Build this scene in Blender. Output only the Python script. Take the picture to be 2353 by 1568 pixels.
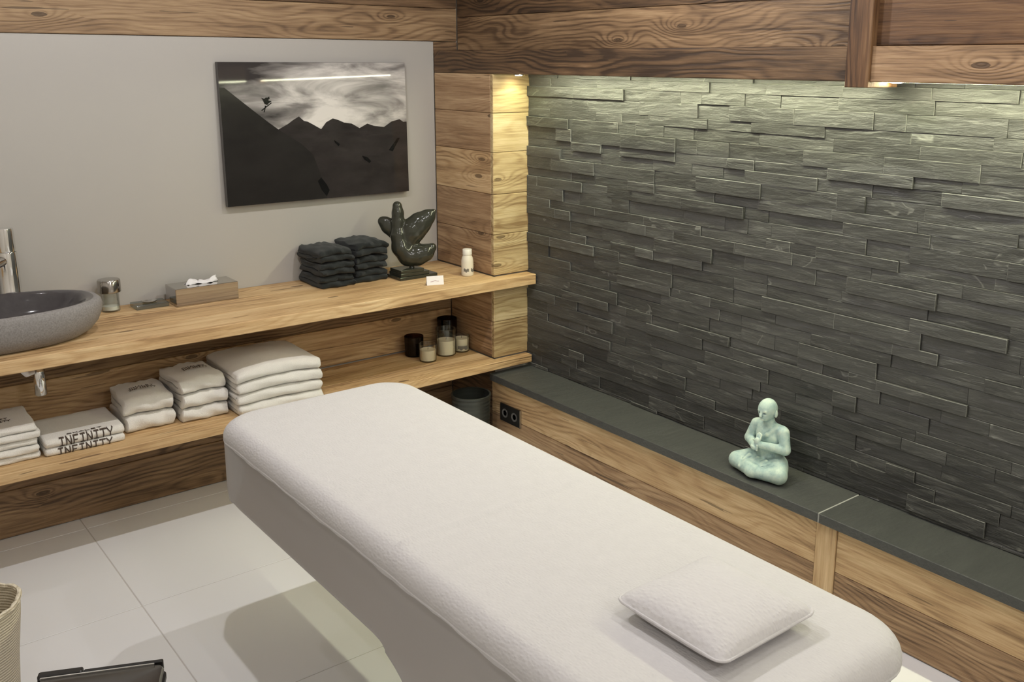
import bpy, bmesh, math, random
import numpy as np
from mathutils import Vector, Matrix

random.seed(7)
rng = np.random.default_rng(7)
for o in list(bpy.data.objects):
    bpy.data.objects.remove(o)
scene = bpy.context.scene
COL = scene.collection

# ------------------------------------------------------------------ camera
YAW, PITCH, ROLL, FPX = 0.67531488, 0.2288005, 0.00548309, 2221.4367
PPX, PPY = 2353 / 2 + 69.52, 784 - 125.05
CAM = np.array([-2.411, -3.8, 1.688])
_f = np.array([math.sin(YAW) * math.cos(PITCH), math.cos(YAW) * math.cos(PITCH), -math.sin(PITCH)])
_r = np.array([math.cos(YAW), -math.sin(YAW), 0.0])
_u = np.cross(_r, _f)
_c, _s = math.cos(ROLL), math.sin(ROLL)
RR = np.array([_c * _r + _s * _u, -_s * _r + _c * _u, _f])


def hit(px, py, ax, v):
    """photo pixel -> point on the plane (axis ax = v)"""
    d = RR.T @ np.array([(px - PPX) / FPX, -(py - PPY) / FPX, 1.0])
    return CAM + d * ((v - CAM[ax]) / d[ax])


cd = bpy.data.cameras.new('camera')
cam = bpy.data.objects.new('camera', cd)
COL.objects.link(cam)
cd.sensor_fit = 'HORIZONTAL'
cd.sensor_width = 36.0
cd.lens = FPX / 2353 * 36
cd.shift_x = -69.52 / 2353
cd.shift_y = -125.05 / 2353
cd.clip_start = 0.05
m = Matrix.Identity(4)
for i in range(3):
    m[i][0] = RR[0][i]
    m[i][1] = RR[1][i]
    m[i][2] = -RR[2][i]
    m[i][3] = CAM[i]
cam.matrix_world = m
scene.camera = cam

# ------------------------------------------------------------------ world, lamps, exposure
w = bpy.data.worlds.new('world')
scene.world = w
w.use_nodes = True
w.node_tree.nodes['Background'].inputs[0].default_value = (1, 0.95, 0.88, 1)
w.node_tree.nodes['Background'].inputs[1].default_value = 0.05
scene.view_settings.view_transform = 'Standard'
scene.view_settings.look = 'None'
scene.view_settings.gamma = 1
scene.view_settings.use_curve_mapping = False
scene.view_settings.exposure = 0.04

CEIL = 2.42
WARM = (1.0, 0.975, 0.975)
# ceiling downlights: x, y, watts; the last three are unseen lamps added as fill
DOWN = [(-1.47, -1.45, 34), (-0.55, -1.45, 29), (-0.62, -2.75, 13), (-1.47, -3.45, 10), (-2.2, -0.42, 6), (-2.75, -2.3, 5), (-2.75, -3.9, 17), (-1.3, -4.6, 27)]


def spot(name, loc, power, size=174, blend=0.3, rad=0.013, color=WARM):
    ld = bpy.data.lights.new(name, 'SPOT')
    ld.energy = power
    ld.spot_size = math.radians(size)
    ld.spot_blend = blend
    ld.shadow_soft_size = rad
    ld.color = color
    o = bpy.data.objects.new(name, ld)
    o.location = loc
    COL.objects.link(o)
    return o


for x, y, p in DOWN:
    spot('downlight_beam', (x, y, CEIL - 0.03), p)

# ------------------------------------------------------------------ helpers


def link(o, parent=None):
    COL.objects.link(o)
    if parent is not None:
        o.parent = parent
    return o


def obj(name, verts, faces, mat, parent=None, smooth=False):
    me = bpy.data.meshes.new(name)
    me.from_pydata([tuple(map(float, v)) for v in verts], [], [tuple(map(int, f)) for f in faces])
    me.update()
    if mat is not None:
        me.materials.append(mat)
    if smooth:
        me.polygons.foreach_set('use_smooth', [True] * len(me.polygons))
        me.set_sharp_from_angle(angle=math.radians(42))
    return link(bpy.data.objects.new(name, me), parent)


def tag(o, label=None, cat=None, group=None, kind=None):
    if label:
        o['label'] = label
    if cat:
        o['category'] = cat
    if group:
        o['group'] = group
    if kind:
        o['kind'] = kind
    return o


def empty(name, loc, label=None, cat=None, group=None, rz=0.0):
    o = bpy.data.objects.new(name, None)
    o.location = loc
    o.rotation_euler = (0, 0, rz)
    o.empty_display_size = 0.05
    link(o)
    return tag(o, label, cat, group)


def bm_obj(name, bm, mat, parent=None, smooth=False):
    me = bpy.data.meshes.new(name)
    bmesh.ops.recalc_face_normals(bm, faces=bm.faces)
    bm.to_mesh(me)
    bm.free()
    if mat is not None:
        me.materials.append(mat)
    if smooth:
        me.polygons.foreach_set('use_smooth', [True] * len(me.polygons))
        me.set_sharp_from_angle(angle=math.radians(42))
    return link(bpy.data.objects.new(name, me), parent)


def bm_box(bm, lo, hi, bev=0.0, seg=1):
    r = bmesh.ops.create_cube(bm, size=1)
    vs = r['verts']
    for v in vs:
        v.co = Vector([lo[i] + (v.co[i] + 0.5) * (hi[i] - lo[i]) for i in range(3)])
    if bev > 0:
        es = list({e for v in vs for e in v.link_edges})
        bmesh.ops.bevel(bm, geom=es, offset=bev, segments=seg, affect='EDGES', profile=0.5)


def box(name, lo, hi, mat, parent=None, bev=0.0, seg=1, smooth=False):
    bm = bmesh.new()
    bm_box(bm, lo, hi, bev, seg)
    return bm_obj(name, bm, mat, parent, smooth)


def lathe(profile, n=40, sx=1.0, sy=1.0, cap0=True, cap1=True):
    """profile [(r,z)] -> verts, faces"""
    V, F = [], []
    for r, z in profile:
        for k in range(n):
            a = 2 * math.pi * k / n
            V.append((r * sx * math.cos(a), r * sy * math.sin(a), z))
    for i in range(len(profile) - 1):
        for k in range(n):
            k2 = (k + 1) % n
            F.append((i * n + k, i * n + k2, (i + 1) * n + k2, (i + 1) * n + k))
    if cap0:
        F.append(tuple(range(n - 1, -1, -1)))
    if cap1:
        b = (len(profile) - 1) * n
        F.append(tuple(b + k for k in range(n)))
    return V, F


def tube(pts, r, n=10, closed=False):
    P = [Vector(p) for p in pts]
    V, F = [], []
    N = len(P)
    up = Vector((0.13, 0.21, 0.97))
    for i, p in enumerate(P):
        if closed:
            t = P[(i + 1) % N] - P[i - 1]
        else:
            t = P[min(i + 1, N - 1)] - P[max(i - 1, 0)]
        t.normalize()
        a = t.cross(up)
        if a.length < 1e-3:
            a = t.cross(Vector((1, 0, 0)))
        a.normalize()
        b = t.cross(a)
        rr = r[i] if hasattr(r, '__len__') else r
        for k in range(n):
            q = 2 * math.pi * k / n
            V.append(p + a * (rr * math.cos(q)) + b * (rr * math.sin(q)))
    for i in range(N if closed else N - 1):
        j = (i + 1) % N
        for k in range(n):
            k2 = (k + 1) % n
            F.append((i * n + k, i * n + k2, j * n + k2, j * n + k))
    if not closed:
        F.append(tuple(range(n - 1, -1, -1)))
        F.append(tuple((N - 1) * n + k for k in range(n)))
    return V, F


def prism(poly, z0, z1, bev=0.0):
    """2D polygon extruded in z"""
    n = len(poly)
    V = [(x, y, z0) for x, y in poly] + [(x, y, z1) for x, y in poly]
    F = [tuple(range(n - 1, -1, -1)), tuple(range(n, 2 * n))]
    for i in range(n):
        j = (i + 1) % n
        F.append((i, j, n + j, n + i))
    return V, F


def surface_net(fn, lo, hi, h):
    """mesh of the zero set of a signed distance field (vectorised surface nets)"""
    n = [int(math.ceil((hi[i] - lo[i]) / h)) + 1 for i in range(3)]
    ax = [lo[i] + h * np.arange(n[i]) for i in range(3)]
    X, Y, Z = np.meshgrid(*ax, indexing='ij')
    D = fn(X, Y, Z)
    S = D < 0
    c = np.zeros([k - 1 for k in n], int)
    for dx in (0, 1):
        for dy in (0, 1):
            for dz in (0, 1):
                c += S[dx:n[0] - 1 + dx, dy:n[1] - 1 + dy, dz:n[2] - 1 + dz]
    act = (c > 0) & (c < 8)
    idx = -np.ones(act.shape, int)
    ii = np.argwhere(act)
    idx[act] = np.arange(len(ii))
    acc = np.zeros((len(ii), 3))
    cnt = np.zeros(len(ii))
    cor = [(a, b, d) for a in (0, 1) for b in (0, 1) for d in (0, 1)]
    for p in cor:
        for a in range(3):
            if p[a] == 0:
                q = list(p)
                q[a] = 1
                dp = D[ii[:, 0] + p[0], ii[:, 1] + p[1], ii[:, 2] + p[2]]
                dq = D[ii[:, 0] + q[0], ii[:, 1] + q[1], ii[:, 2] + q[2]]
                mk = (dp < 0) != (dq < 0)
                t = np.where(mk, dp / np.where(mk, dp - dq, 1), 0)
                pos = np.array(p, float)[None, :].repeat(len(ii), 0)
                pos[:, a] += t
                acc += pos * mk[:, None]
                cnt += mk
    V = (ii + acc / cnt[:, None]) * h + np.array(lo)
    F = []
    for a in range(3):
        b, d = (a + 1) % 3, (a + 2) % 3
        sl0 = [slice(None)] * 3
        sl1 = [slice(None)] * 3
        sl0[a] = slice(0, n[a] - 1)
        sl1[a] = slice(1, n[a])
        s0, s1 = S[tuple(sl0)], S[tuple(sl1)]
        e = np.argwhere(s0 != s1)
        e = e[(e[:, b] > 0) & (e[:, d] > 0) & (e[:, b] < n[b] - 1) & (e[:, d] < n[d] - 1)]
        if not len(e):
            continue
        fl = s0[tuple(e.T)]
        q = []
        for ob, od in ((-1, -1), (0, -1), (0, 0), (-1, 0)):
            k = e.copy()
            k[:, b] += ob
            k[:, d] += od
            q.append(idx[tuple(k.T)])
        q = np.stack(q, 1)
        q[~fl] = q[~fl][:, ::-1]
        F.append(q)
    F = np.concatenate(F)
    return V, F


def smin(a, b, k):
    hh = np.clip(0.5 + 0.5 * (b - a) / k, 0, 1)
    return b + (a - b) * hh - k * hh * (1 - hh)


def smax(a, b, k):
    return -smin(-a, -b, k)


def s_ell(X, Y, Z, c, r):
    x, y, z = (X - c[0]) / r[0], (Y - c[1]) / r[1], (Z - c[2]) / r[2]
    k0 = np.sqrt(x * x + y * y + z * z)
    k1 = np.sqrt((x / r[0]) ** 2 + (y / r[1]) ** 2 + (z / r[2]) ** 2) + 1e-9
    return k0 * (k0 - 1) / k1


def s_cap(X, Y, Z, a, b, ra, rb):
    a, b = np.array(a, float), np.array(b, float)
    d = b - a
    t = np.clip(((X - a[0]) * d[0] + (Y - a[1]) * d[1] + (Z - a[2]) * d[2]) / (d @ d + 1e-12), 0, 1)
    return np.sqrt((X - a[0] - t * d[0]) ** 2 + (Y - a[1] - t * d[1]) ** 2 + (Z - a[2] - t * d[2]) ** 2) - (ra + (rb - ra) * t)


# ------------------------------------------------------------------ materials


class NT:
    def __init__(self, name):
        self.mat = bpy.data.materials.new(name)
        self.mat.use_nodes = True
        self.t = self.mat.node_tree
        self.b = self.t.nodes['Principled BSDF']

    def n(self, typ, **kw):
        nd = self.t.nodes.new(typ)
        for k, v in kw.items():
            if k.startswith('i_'):
                key = k[2:]
                key = int(key) if key.isdigit() else key.replace('_', ' ')
                nd.inputs[key].default_value = v
            else:
                setattr(nd, k, v)
        return nd

    def l(self, a, b):
        self.t.links.new(a, b)

    def math(self, op, a, b=None, c=None, clamp=False):
        nd = self.t.nodes.new('ShaderNodeMath')
        nd.operation = op
        nd.use_clamp = clamp
        for i, v in enumerate((a, b, c)):
            if v is None:
                continue
            if isinstance(v, (int, float)):
                nd.inputs[i].default_value = v
            else:
                self.l(v, nd.inputs[i])
        return nd.outputs[0]

    def mix(self, fac, a, b):
        nd = self.t.nodes.new('ShaderNodeMix')
        nd.data_type = 'RGBA'
        for sock, v in ((nd.inputs[0], fac), (nd.inputs[6], a), (nd.inputs[7], b)):
            if isinstance(v, (int, float)):
                sock.default_value = v
            elif isinstance(v, tuple):
                sock.default_value = (*v[:3], 1)
            else:
                self.l(v, sock)
        return nd.outputs[2]

    def ramp(self, fac, stops):
        nd = self.t.nodes.new('ShaderNodeValToRGB')
        cr = nd.color_ramp
        while len(cr.elements) > 1:
            cr.elements.remove(cr.elements[-1])
        for i, (p, c) in enumerate(stops):
            e = cr.elements[0] if i == 0 else cr.elements.new(p)
            e.position = p
            e.color = (*c, 1)
        self.l(fac, nd.inputs[0])
        return nd.outputs[0]

    def coords(self, scale, rnd=True, obj_coord=True):
        tc = self.n('ShaderNodeTexCoord')
        v = tc.outputs['Object']
        if rnd:
            oi = self.n('ShaderNodeObjectInfo')
            cb = self.n('ShaderNodeCombineXYZ')
            self.l(self.math('MULTIPLY', oi.outputs['Random'], 91.0), cb.inputs[0])
            self.l(self.math('MULTIPLY', oi.outputs['Random'], 37.0), cb.inputs[1])
            self.l(self.math('MULTIPLY', oi.outputs['Random'], 13.0), cb.inputs[2])
            ad = self.n('ShaderNodeVectorMath', operation='ADD')
            self.l(v, ad.inputs[0])
            self.l(cb.outputs[0], ad.inputs[1])
            v = ad.outputs[0]
        ml = self.n('ShaderNodeVectorMath', operation='MULTIPLY')
        self.l(v, ml.inputs[0])
        ml.inputs[1].default_value = scale
        return ml.outputs[0]

    def noise(self, vec, scale=1.0, detail=3.0, rough=0.55, dist=0.0):
        nd = self.n('ShaderNodeTexNoise')
        nd.inputs['Scale'].default_value = scale
        nd.inputs['Detail'].default_value = detail
        nd.inputs['Roughness'].default_value = rough
        nd.inputs['Distortion'].default_value = dist
        self.l(vec, nd.inputs['Vector'])
        return nd.outputs[0]

    def bump(self, hgt, strength=0.3, dist=0.002):
        nd = self.n('ShaderNodeBump')
        nd.inputs['Strength'].default_value = strength
        nd.inputs['Distance'].default_value = dist
        self.l(hgt, nd.inputs['Height'])
        self.l(nd.outputs[0], self.b.inputs['Normal'])

    def set(self, **kw):
        for k, v in kw.items():
            s = self.b.inputs[k.replace('_', ' ')]
            if isinstance(v, tuple):
                s.default_value = (*v, 1) if len(v) == 3 else v
            elif isinstance(v, (int, float)):
                s.default_value = v
            else:
                self.l(v, s)
        return self


def plain(name, col, rough=0.5, metal=0.0, **kw):
    t = NT(name)
    t.set(Base_Color=col, Roughness=rough, Metallic=metal, **kw)
    return t.mat


def wood(name, dark, mid, light, contrast=1.0, ringf=330.0, rough=0.62):
    t = NT(name)
    tc = t.coords((1, 1, 1))
    warp = t.noise(t.coords((1.3, 5.0, 5.0)), 1.0, 2.0, 0.5)
    sep = t.n('ShaderNodeSeparateXYZ')
    t.l(tc, sep.inputs[0])
    # knots
    vo = t.n('ShaderNodeTexVoronoi', voronoi_dimensions='2D')
    vo.inputs['Scale'].default_value = 1.0
    t.l(t.coords((2.1, 6.5, 6.5)), vo.inputs['Vector'])
    vcol = t.n('ShaderNodeSeparateColor')
    t.l(vo.outputs['Color'], vcol.inputs[0])
    has = t.math('GREATER_THAN', vcol.outputs[0], 0.45)
    kn = t.math('SUBTRACT', 1.0, t.math('DIVIDE', vo.outputs['Distance'], 0.42), clamp=True)
    kn = t.math('MULTIPLY', t.math('MULTIPLY', kn, kn), has)
    f = t.math('MULTIPLY', sep.outputs[1], ringf)
    f = t.math('ADD', f, t.math('MULTIPLY', warp, 95.0))
    f = t.math('ADD', f, t.math('MULTIPLY', kn, 30.0))
    f = t.math('ADD', f, t.math('MULTIPLY', sep.outputs[2], ringf * 0.8))
    ring = t.math('MULTIPLY_ADD', t.math('SINE', f), 0.5, 0.5)
    ring = t.math('POWER', ring, 2.2)
    amp = t.noise(t.coords((1.1, 7.0, 7.0)), 1.0, 2.0, 0.5)
    amp = t.math('MULTIPLY', t.math('SUBTRACT', amp, 0.30, clamp=True), 3.0)
    ring = t.math('MULTIPLY', ring, t.math('MINIMUM', amp, 1.0))
    fib = t.noise(t.coords((5.0, 150.0, 150.0)), 1.0, 4.0, 0.7)
    broad = t.noise(t.coords((1.6, 22.0, 22.0)), 1.0, 5.0, 0.68, 0.6)
    patch = t.noise(t.coords((2.5, 5.0, 5.0)), 1.0, 3.0, 0.6)
    val = t.math('MULTIPLY', ring, -0.26 * contrast)
    val = t.math('ADD', val, t.math('MULTIPLY', fib, 0.62))
    val = t.math('ADD', val, t.math('MULTIPLY', broad, 0.85))
    val = t.math('ADD', val, t.math('MULTIPLY', patch, 0.45))
    val = t.math('SUBTRACT', val, 0.46)
    oi = t.n('ShaderNodeObjectInfo')
    val = t.math('ADD', val, t.math('MULTIPLY', t.math('SUBTRACT', oi.outputs['Random'], 0.5), 0.18))
    val = t.math('MULTIPLY_ADD', t.math('SUBTRACT', val, 0.47), 1.3, 0.47)
    col = t.ramp(val, [(0.12, dark), (0.47, mid), (0.86, light)])
    # dark knot hearts and cracks
    heart = t.math('MULTIPLY', t.math('LESS_THAN', vo.outputs['Distance'], t.math('MULTIPLY_ADD', broad, 0.10, 0.0)), has)
    crack = t.noise(t.coords((3.0, 60.0, 60.0)), 1.0, 2.0, 0.5)
    crack = t.math('GREATER_THAN', crack, 0.72)
    dk = t.math('MAXIMUM', t.math('MULTIPLY', heart, 0.75), t.math('MULTIPLY', crack, 0.65))
    col = t.mix(dk, col, tuple(c * 0.5 for c in dark))
    t.set(Base_Color=col, Roughness=rough)
    hgt = t.math('ADD', t.math('MULTIPLY', ring, -0.6), fib)
    hgt = t.math('SUBTRACT', hgt, dk)
    t.bump(hgt, 0.5, 0.003)
    return t.mat


WOOD_LIGHT = wood('wood_pale_larch', (0.215, 0.122, 0.055), (0.500, 0.325, 0.165), (0.720, 0.535, 0.310), 0.8, 240)
WOOD_SHELF = wood('wood_shelf', (0.200, 0.102, 0.040), (0.570, 0.365, 0.175), (0.800, 0.595, 0.335), 0.5, 300)
WOOD_MID = wood('wood_old_brown', (0.110, 0.060, 0.030), (0.330, 0.203, 0.107), (0.530, 0.370, 0.215), 0.7, 250)
WOOD_DARK = wood('wood_dark_weathered', (0.040, 0.022, 0.011), (0.138, 0.079, 0.038), (0.305, 0.190, 0.100), 1.0, 280)

WOOD_PALE = wood('wood_pale_yellow', (0.260, 0.165, 0.072), (0.480, 0.355, 0.180), (0.660, 0.540, 0.320), 1.0, 240)
WOOD_RED = wood('wood_reddish', (0.043, 0.019, 0.008), (0.142, 0.070, 0.029), (0.270, 0.152, 0.068), 0.9, 260)
WOOD_GREY = wood('wood_greyed', (0.095, 0.054, 0.027), (0.258, 0.160, 0.082), (0.435, 0.300, 0.165), 0.9, 260)


def slate(name, lo, hi, vein=0.5, rough=0.5):
    t = NT(name)
    oi = t.n('ShaderNodeObjectInfo')
    base = t.noise(t.coords((7, 22, 22)), 1.0, 5.0, 0.6)
    v = t.math('ADD', t.math('MULTIPLY', base, 0.9), t.math('MULTIPLY', t.math('SUBTRACT', oi.outputs['Random'], 0.5), 0.35))
    col = t.ramp(v, [(0.2, lo), (0.8, hi)])
    vn = t.noise(t.coords((3.2, 6.5, 6.5)), 1.0, 3.0, 0.55, 0.35)
    line = t.math('SUBTRACT', 1.0, t.math('MULTIPLY', t.math('ABSOLUTE', t.math('SUBTRACT', vn, 0.5)), 95.0), clamp=True)
    msk = t.math('GREATER_THAN', t.noise(t.coords((3.5, 6, 6)), 1.0, 1.0), 0.61)
    line = t.math('MULTIPLY', t.math('MULTIPLY', line, msk), vein)
    stk = t.noise(t.coords((11, 75, 75)), 1.0, 4.0, 0.7, 0.5)
    stk = t.math('MULTIPLY', t.math('SUBTRACT', stk, 0.56, clamp=True), 4.0 * vein)
    line = t.math('MAXIMUM', line, t.math('MINIMUM', stk, 0.5))
    col = t.mix(line, col, (0.34, 0.34, 0.31))
    t.set(Base_Color=col, Roughness=rough)
    cl = t.noise(t.coords((9, 55, 55)), 1.0, 5.0, 0.65, 0.4)
    fine = t.noise(t.coords((60, 160, 160)), 1.0, 2.0)
    t.bump(t.math('ADD', cl, t.math('MULTIPLY', fine, 0.15)), 0.7, 0.007)
    return t.mat


SLATE = slate('slate_cladding', (0.042, 0.042, 0.039), (0.088, 0.088, 0.082), 0.38, 0.42)
SLATE_EDGE = slate('slate_chip_highlight', (0.13, 0.13, 0.118), (0.23, 0.23, 0.212), 0.0, 0.6)  # chipped edges, with the grazing-light highlight put into their paler colour
SLATE_SMOOTH = slate('slate_honed', (0.050, 0.052, 0.049), (0.075, 0.077, 0.071), 0.0, 0.5)
GROUT_GREY = plain('grout_pale', (0.33, 0.33, 0.31), 0.9)

t = NT('white_plaster')
nz = t.noise(t.coords((3, 3, 3), False), 1.0, 4.0)
t.set(Base_Color=t.mix(t.math('MULTIPLY', nz, 0.5), (0.46, 0.44, 0.405), (0.42, 0.405, 0.375)), Roughness=0.33)
PLASTER = t.mat
CEIL_M = plain('ceiling_white', (0.80, 0.78, 0.75), 0.9)
WALL_M = plain('wall_offwhite', (0.66, 0.62, 0.56), 0.9)

t = NT('porcelain_tile')
nz = t.noise(t.coords((2, 2, 2)), 1.0, 3.0)
t.set(Base_Color=t.mix(nz, (0.86, 0.865, 0.88), (0.90, 0.905, 0.92)), Roughness=0.30)
TILE = t.mat
GROUT = plain('tile_grout', (0.60, 0.58, 0.56), 0.9)


def cloth(name, col, rough=0.9, scale=260.0, strength=0.5, dist=0.0015, sheen=0.3, puck=None):
    # puck: scale of the raised seersucker cells, if any
    t = NT(name)
    c = t.coords((1, 1, 1), False)
    n1 = t.noise(c, scale, 2.0, 0.6)
    n2 = t.noise(c, 30.0, 3.0, 0.6)
    cc = t.mix(t.math('MULTIPLY', n2, 0.5), col, tuple(x * 0.82 for x in col))
    h = n1
    if puck:
        vo = t.n('ShaderNodeTexVoronoi', feature='SMOOTH_F1')
        vo.inputs['Scale'].default_value = 1.0
        vo.inputs['Randomness'].default_value = 0.75
        t.l(t.coords(puck, False), vo.inputs['Vector'])
        big = t.noise(c, 7.0, 2.0, 0.5)
        h = t.math('ADD', t.math('MULTIPLY', vo.outputs['Distance'], -1.3), t.math('MULTIPLY', n1, 0.25))
        h = t.math('MULTIPLY', h, t.math('MULTIPLY_ADD', big, 1.4, 0.2))
    t.set(Base_Color=cc, Roughness=rough)
    t.b.inputs['Sheen Weight'].default_value = sheen
    t.bump(h, strength, dist)
    return t.mat


SHEET = cloth('white_seersucker', (0.645, 0.627, 0.622), 0.85, 500, 0.5, 0.0022, 0.1, (200, 110, 170))
PILLOW_M = cloth('pillow_cover', (0.67, 0.65, 0.65), 0.85, 500, 0.6, 0.003, 0.1, (150, 100, 120))
TOWEL_W = cloth('ivory_terry', (0.90, 0.875, 0.82), 0.95, 420, 0.8, 0.003, 0.4)
TOWEL_B = cloth('black_terry', (0.012, 0.0155, 0.015), 0.95, 420, 0.9, 0.003, 0.12)
EMBROID = plain('brown_embroidery', (0.075, 0.055, 0.042), 0.9)

t = NT('table_shell')
nz = t.noise(t.coords((1.5, 1.5, 6), False), 1.0, 2.0)
t.set(Base_Color=t.mix(nz, (0.50, 0.475, 0.455), (0.45, 0.43, 0.41)), Roughness=0.55)
SHELL = t.mat

CHROME = plain('chrome', (0.80, 0.80, 0.79), 0.08, 1.0)
STEEL = plain('brushed_steel', (0.55, 0.54, 0.52), 0.28, 1.0)
BLACKP = plain('black_plastic', (0.015, 0.014, 0.013), 0.35)
GREYP = plain('grey_plastic', (0.12, 0.115, 0.11), 0.4)
t = NT('bin_metal')
nz = t.noise(t.coords((4, 4, 90), False), 1.0, 2.0)
t.set(Base_Color=t.mix(nz, (0.045, 0.050, 0.046), (0.09, 0.095, 0.085)), Roughness=0.4, Metallic=0.6)
BINM = t.mat

def thin_glass(name, tint, spec):
    t = NT(name)
    out = t.t.nodes['Material Output']
    tr = t.n('ShaderNodeBsdfTransparent')
    tr.inputs[0].default_value = (*tint, 1)
    gl = t.n('ShaderNodeBsdfGlossy')
    gl.inputs['Roughness'].default_value = 0.03
    lw = t.n('ShaderNodeLayerWeight')
    lw.inputs[0].default_value = 0.22
    mx = t.n('ShaderNodeMixShader')
    t.l(t.math('MULTIPLY_ADD', lw.outputs['Fresnel'], 0.45, spec, clamp=True), mx.inputs[0])
    t.l(tr.outputs[0], mx.inputs[1])
    t.l(gl.outputs[0], mx.inputs[2])
    t.l(mx.outputs[0], out.inputs['Surface'])
    return t.mat


GLASS = thin_glass('glass_clear', (0.97, 0.98, 0.97), 0.03)
GLASS_D = thin_glass('glass_smoked', (0.30, 0.22, 0.20), 0.03)
WAX = plain('candle_wax', (0.88, 0.81, 0.64), 0.6)
WAX_D = plain('candle_wax_dark', (0.05, 0.03, 0.03), 0.6)
PAPER = plain('white_paper', (0.82, 0.80, 0.80), 0.7)
PINK = plain('pink_print', (0.45, 0.30, 0.33), 0.7)
LABEL_M = plain('label_grey', (0.16, 0.15, 0.13), 0.7)

t = NT('river_stone')
sp = t.noise(t.coords((1, 1, 1), False), 190.0, 3.0, 0.7)
lg = t.noise(t.coords((1, 1, 1), False), 9.0, 3.0, 0.6)
t.set(Base_Color=t.mix(lg, t.ramp(sp, [(0.3, (0.15, 0.14, 0.135)), (0.7, (0.40, 0.38, 0.365))]), (0.26, 0.245, 0.235)), Roughness=0.8)
t.bump(sp, 0.5, 0.002)
STONE_R = t.mat
t = NT('polished_stone')
lg = t.noise(t.coords((1, 1, 1), False), 40.0, 3.0, 0.6)
t.set(Base_Color=t.mix(lg, (0.060, 0.055, 0.058), (0.090, 0.083, 0.085)), Roughness=0.10)
STONE_P = t.mat

t = NT('dark_serpentine')
lg = t.noise(t.coords((1, 1, 1), False), 22.0, 4.0, 0.6)
t.set(Base_Color=t.mix(lg, (0.018, 0.019, 0.014), (0.050, 0.052, 0.038)), Roughness=0.13)
SERP = t.mat

t = NT('patinated_green')
geo = t.n('ShaderNodeNewGeometry')
nz = t.noise(t.coords((1, 1, 1), False), 34.0, 4.0, 0.65)
n3 = t.noise(t.coords((1, 1, 1), False), 160.0, 3.0, 0.65)
pt = t.math('MULTIPLY_ADD', t.math('SUBTRACT', geo.outputs['Pointiness'], 0.5), 7.0, 0.5, clamp=True)
v = t.math('ADD', t.math('MULTIPLY', pt, 0.55), t.math('MULTIPLY', nz, 0.55))
t.set(Base_Color=t.ramp(v, [(0.36, (0.13, 0.19, 0.22)), (0.52, (0.38, 0.52, 0.49)), (0.74, (0.68, 0.78, 0.65))]), Roughness=0.65)
t.bump(n3, 0.4, 0.001)
PATINA = t.mat

t = NT('woven_cream')
wv = t.n('ShaderNodeTexWave', wave_type='BANDS', bands_direction='Z')
wv.inputs['Scale'].default_value = 42
t.l(t.coords((1, 1, 1), False), wv.inputs['Vector'])
nz = t.noise(t.coords((1, 1, 1), False), 260.0, 2.0)
t.set(Base_Color=t.mix(wv.outputs[1], (0.56, 0.48, 0.34), (0.74, 0.67, 0.53)), Roughness=0.95)
t.bump(t.math('ADD', wv.outputs[1], nz), 0.8, 0.003)
WEAVE = t.mat


def emis(name, col, s):
    t = NT(name)
    t.set(Base_Color=(0, 0, 0))
    t.b.inputs['Emission Color'].default_value = (*col, 1)
    t.b.inputs['Emission Strength'].default_value = s
    return t.mat


LED_C = (1.0, 1.0, 0.68)
LED = emis('led_emitter', LED_C, 82.0)
LAMP_E = emis('lamp_emitter', (1.0, 0.93, 0.70), 60.0)
DOWN_E = emis('downlight_emitter', WARM, 20.0)

# ------------------------------------------------------------------ room shell
XS = 0.187      # face of the slate
YJ = -0.452     # niche jamb
ZB, ZBT = 1.637, 1.735   # beam bottom, top
XL, YF = -3.6, -5.0

floor = box('floor', (XL, YF, -0.12), (0.3, 0.1, -0.0012), GROUT)
tag(floor, kind='structure')
TS = 0.66
gx, gy = -1.675, -0.862
for i in range(-4, 5):
    for j in range(-8, 4):
        x0, x1 = max(gx + i * TS + 0.0018, XL), min(gx + (i + 1) * TS - 0.0018, 0.02)
        y0, y1 = max(gy + j * TS + 0.0018, YF), min(gy + (j + 1) * TS - 0.0018, -0.09)
        if x1 - x0 > 0.01 and y1 - y0 > 0.01:
            box('tile', (x0, y0, -0.02), (x1, y1, 0.0), TILE, floor, 0.0008)

ceiling = box('ceiling', (XL, YF, CEIL), (0.3, 0.1, CEIL + 0.1), CEIL_M)
tag(ceiling, kind='structure')
wl = box('wall_left', (XL - 0.1, YF, 0), (XL, 0.1, CEIL), WALL_M)
tag(wl, kind='structure')
wf = box('wall_front', (XL, YF - 0.1, 0), (0.3, YF, CEIL), WALL_M)
tag(wf, kind='structure')

MB = Matrix(((1, 0, 0), (0, 0, -1), (0, 1, 0)))        # plank facing -y
MR = Matrix(((0, 0, -1), (-1, 0, 0), (0, 1, 0)))       # plank facing -x
MV = Matrix(((0, 0, -1), (0, 1, 0), (1, 0, 0)))        # upright post facing -x
MT = Matrix(((1, 0, 0), (0, 1, 0), (0, 0, 1)))         # board lying flat


def plank(name, center, length, width, thick, M, mat, parent, bev=0.0022):
    bm = bmesh.new()
    bm_box(bm, (-length / 2, -width / 2, -thick), (length / 2, width / 2, 0), bev)
    o = bm_obj(name, bm, mat, parent)
    o.matrix_basis = Matrix.Translation(center) @ M.to_4x4()
    return o


# --- back wall (white panel wall)
bm = bmesh.new()
bm_box(bm, (XL, 0.03, 0), (0.3, 0.13, CEIL))
bm_box(bm, (XL, -0.088, 0), (0.0, 0.03, 0.722))
wb = bm_obj('wall_back', bm, WALL_M)
tag(wb, kind='structure')
box('panel', (XL, 0.0, 0.722), (-0.001, 0.03, 1.773), PLASTER, wb, 0.002)
G = 0.0015


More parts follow.
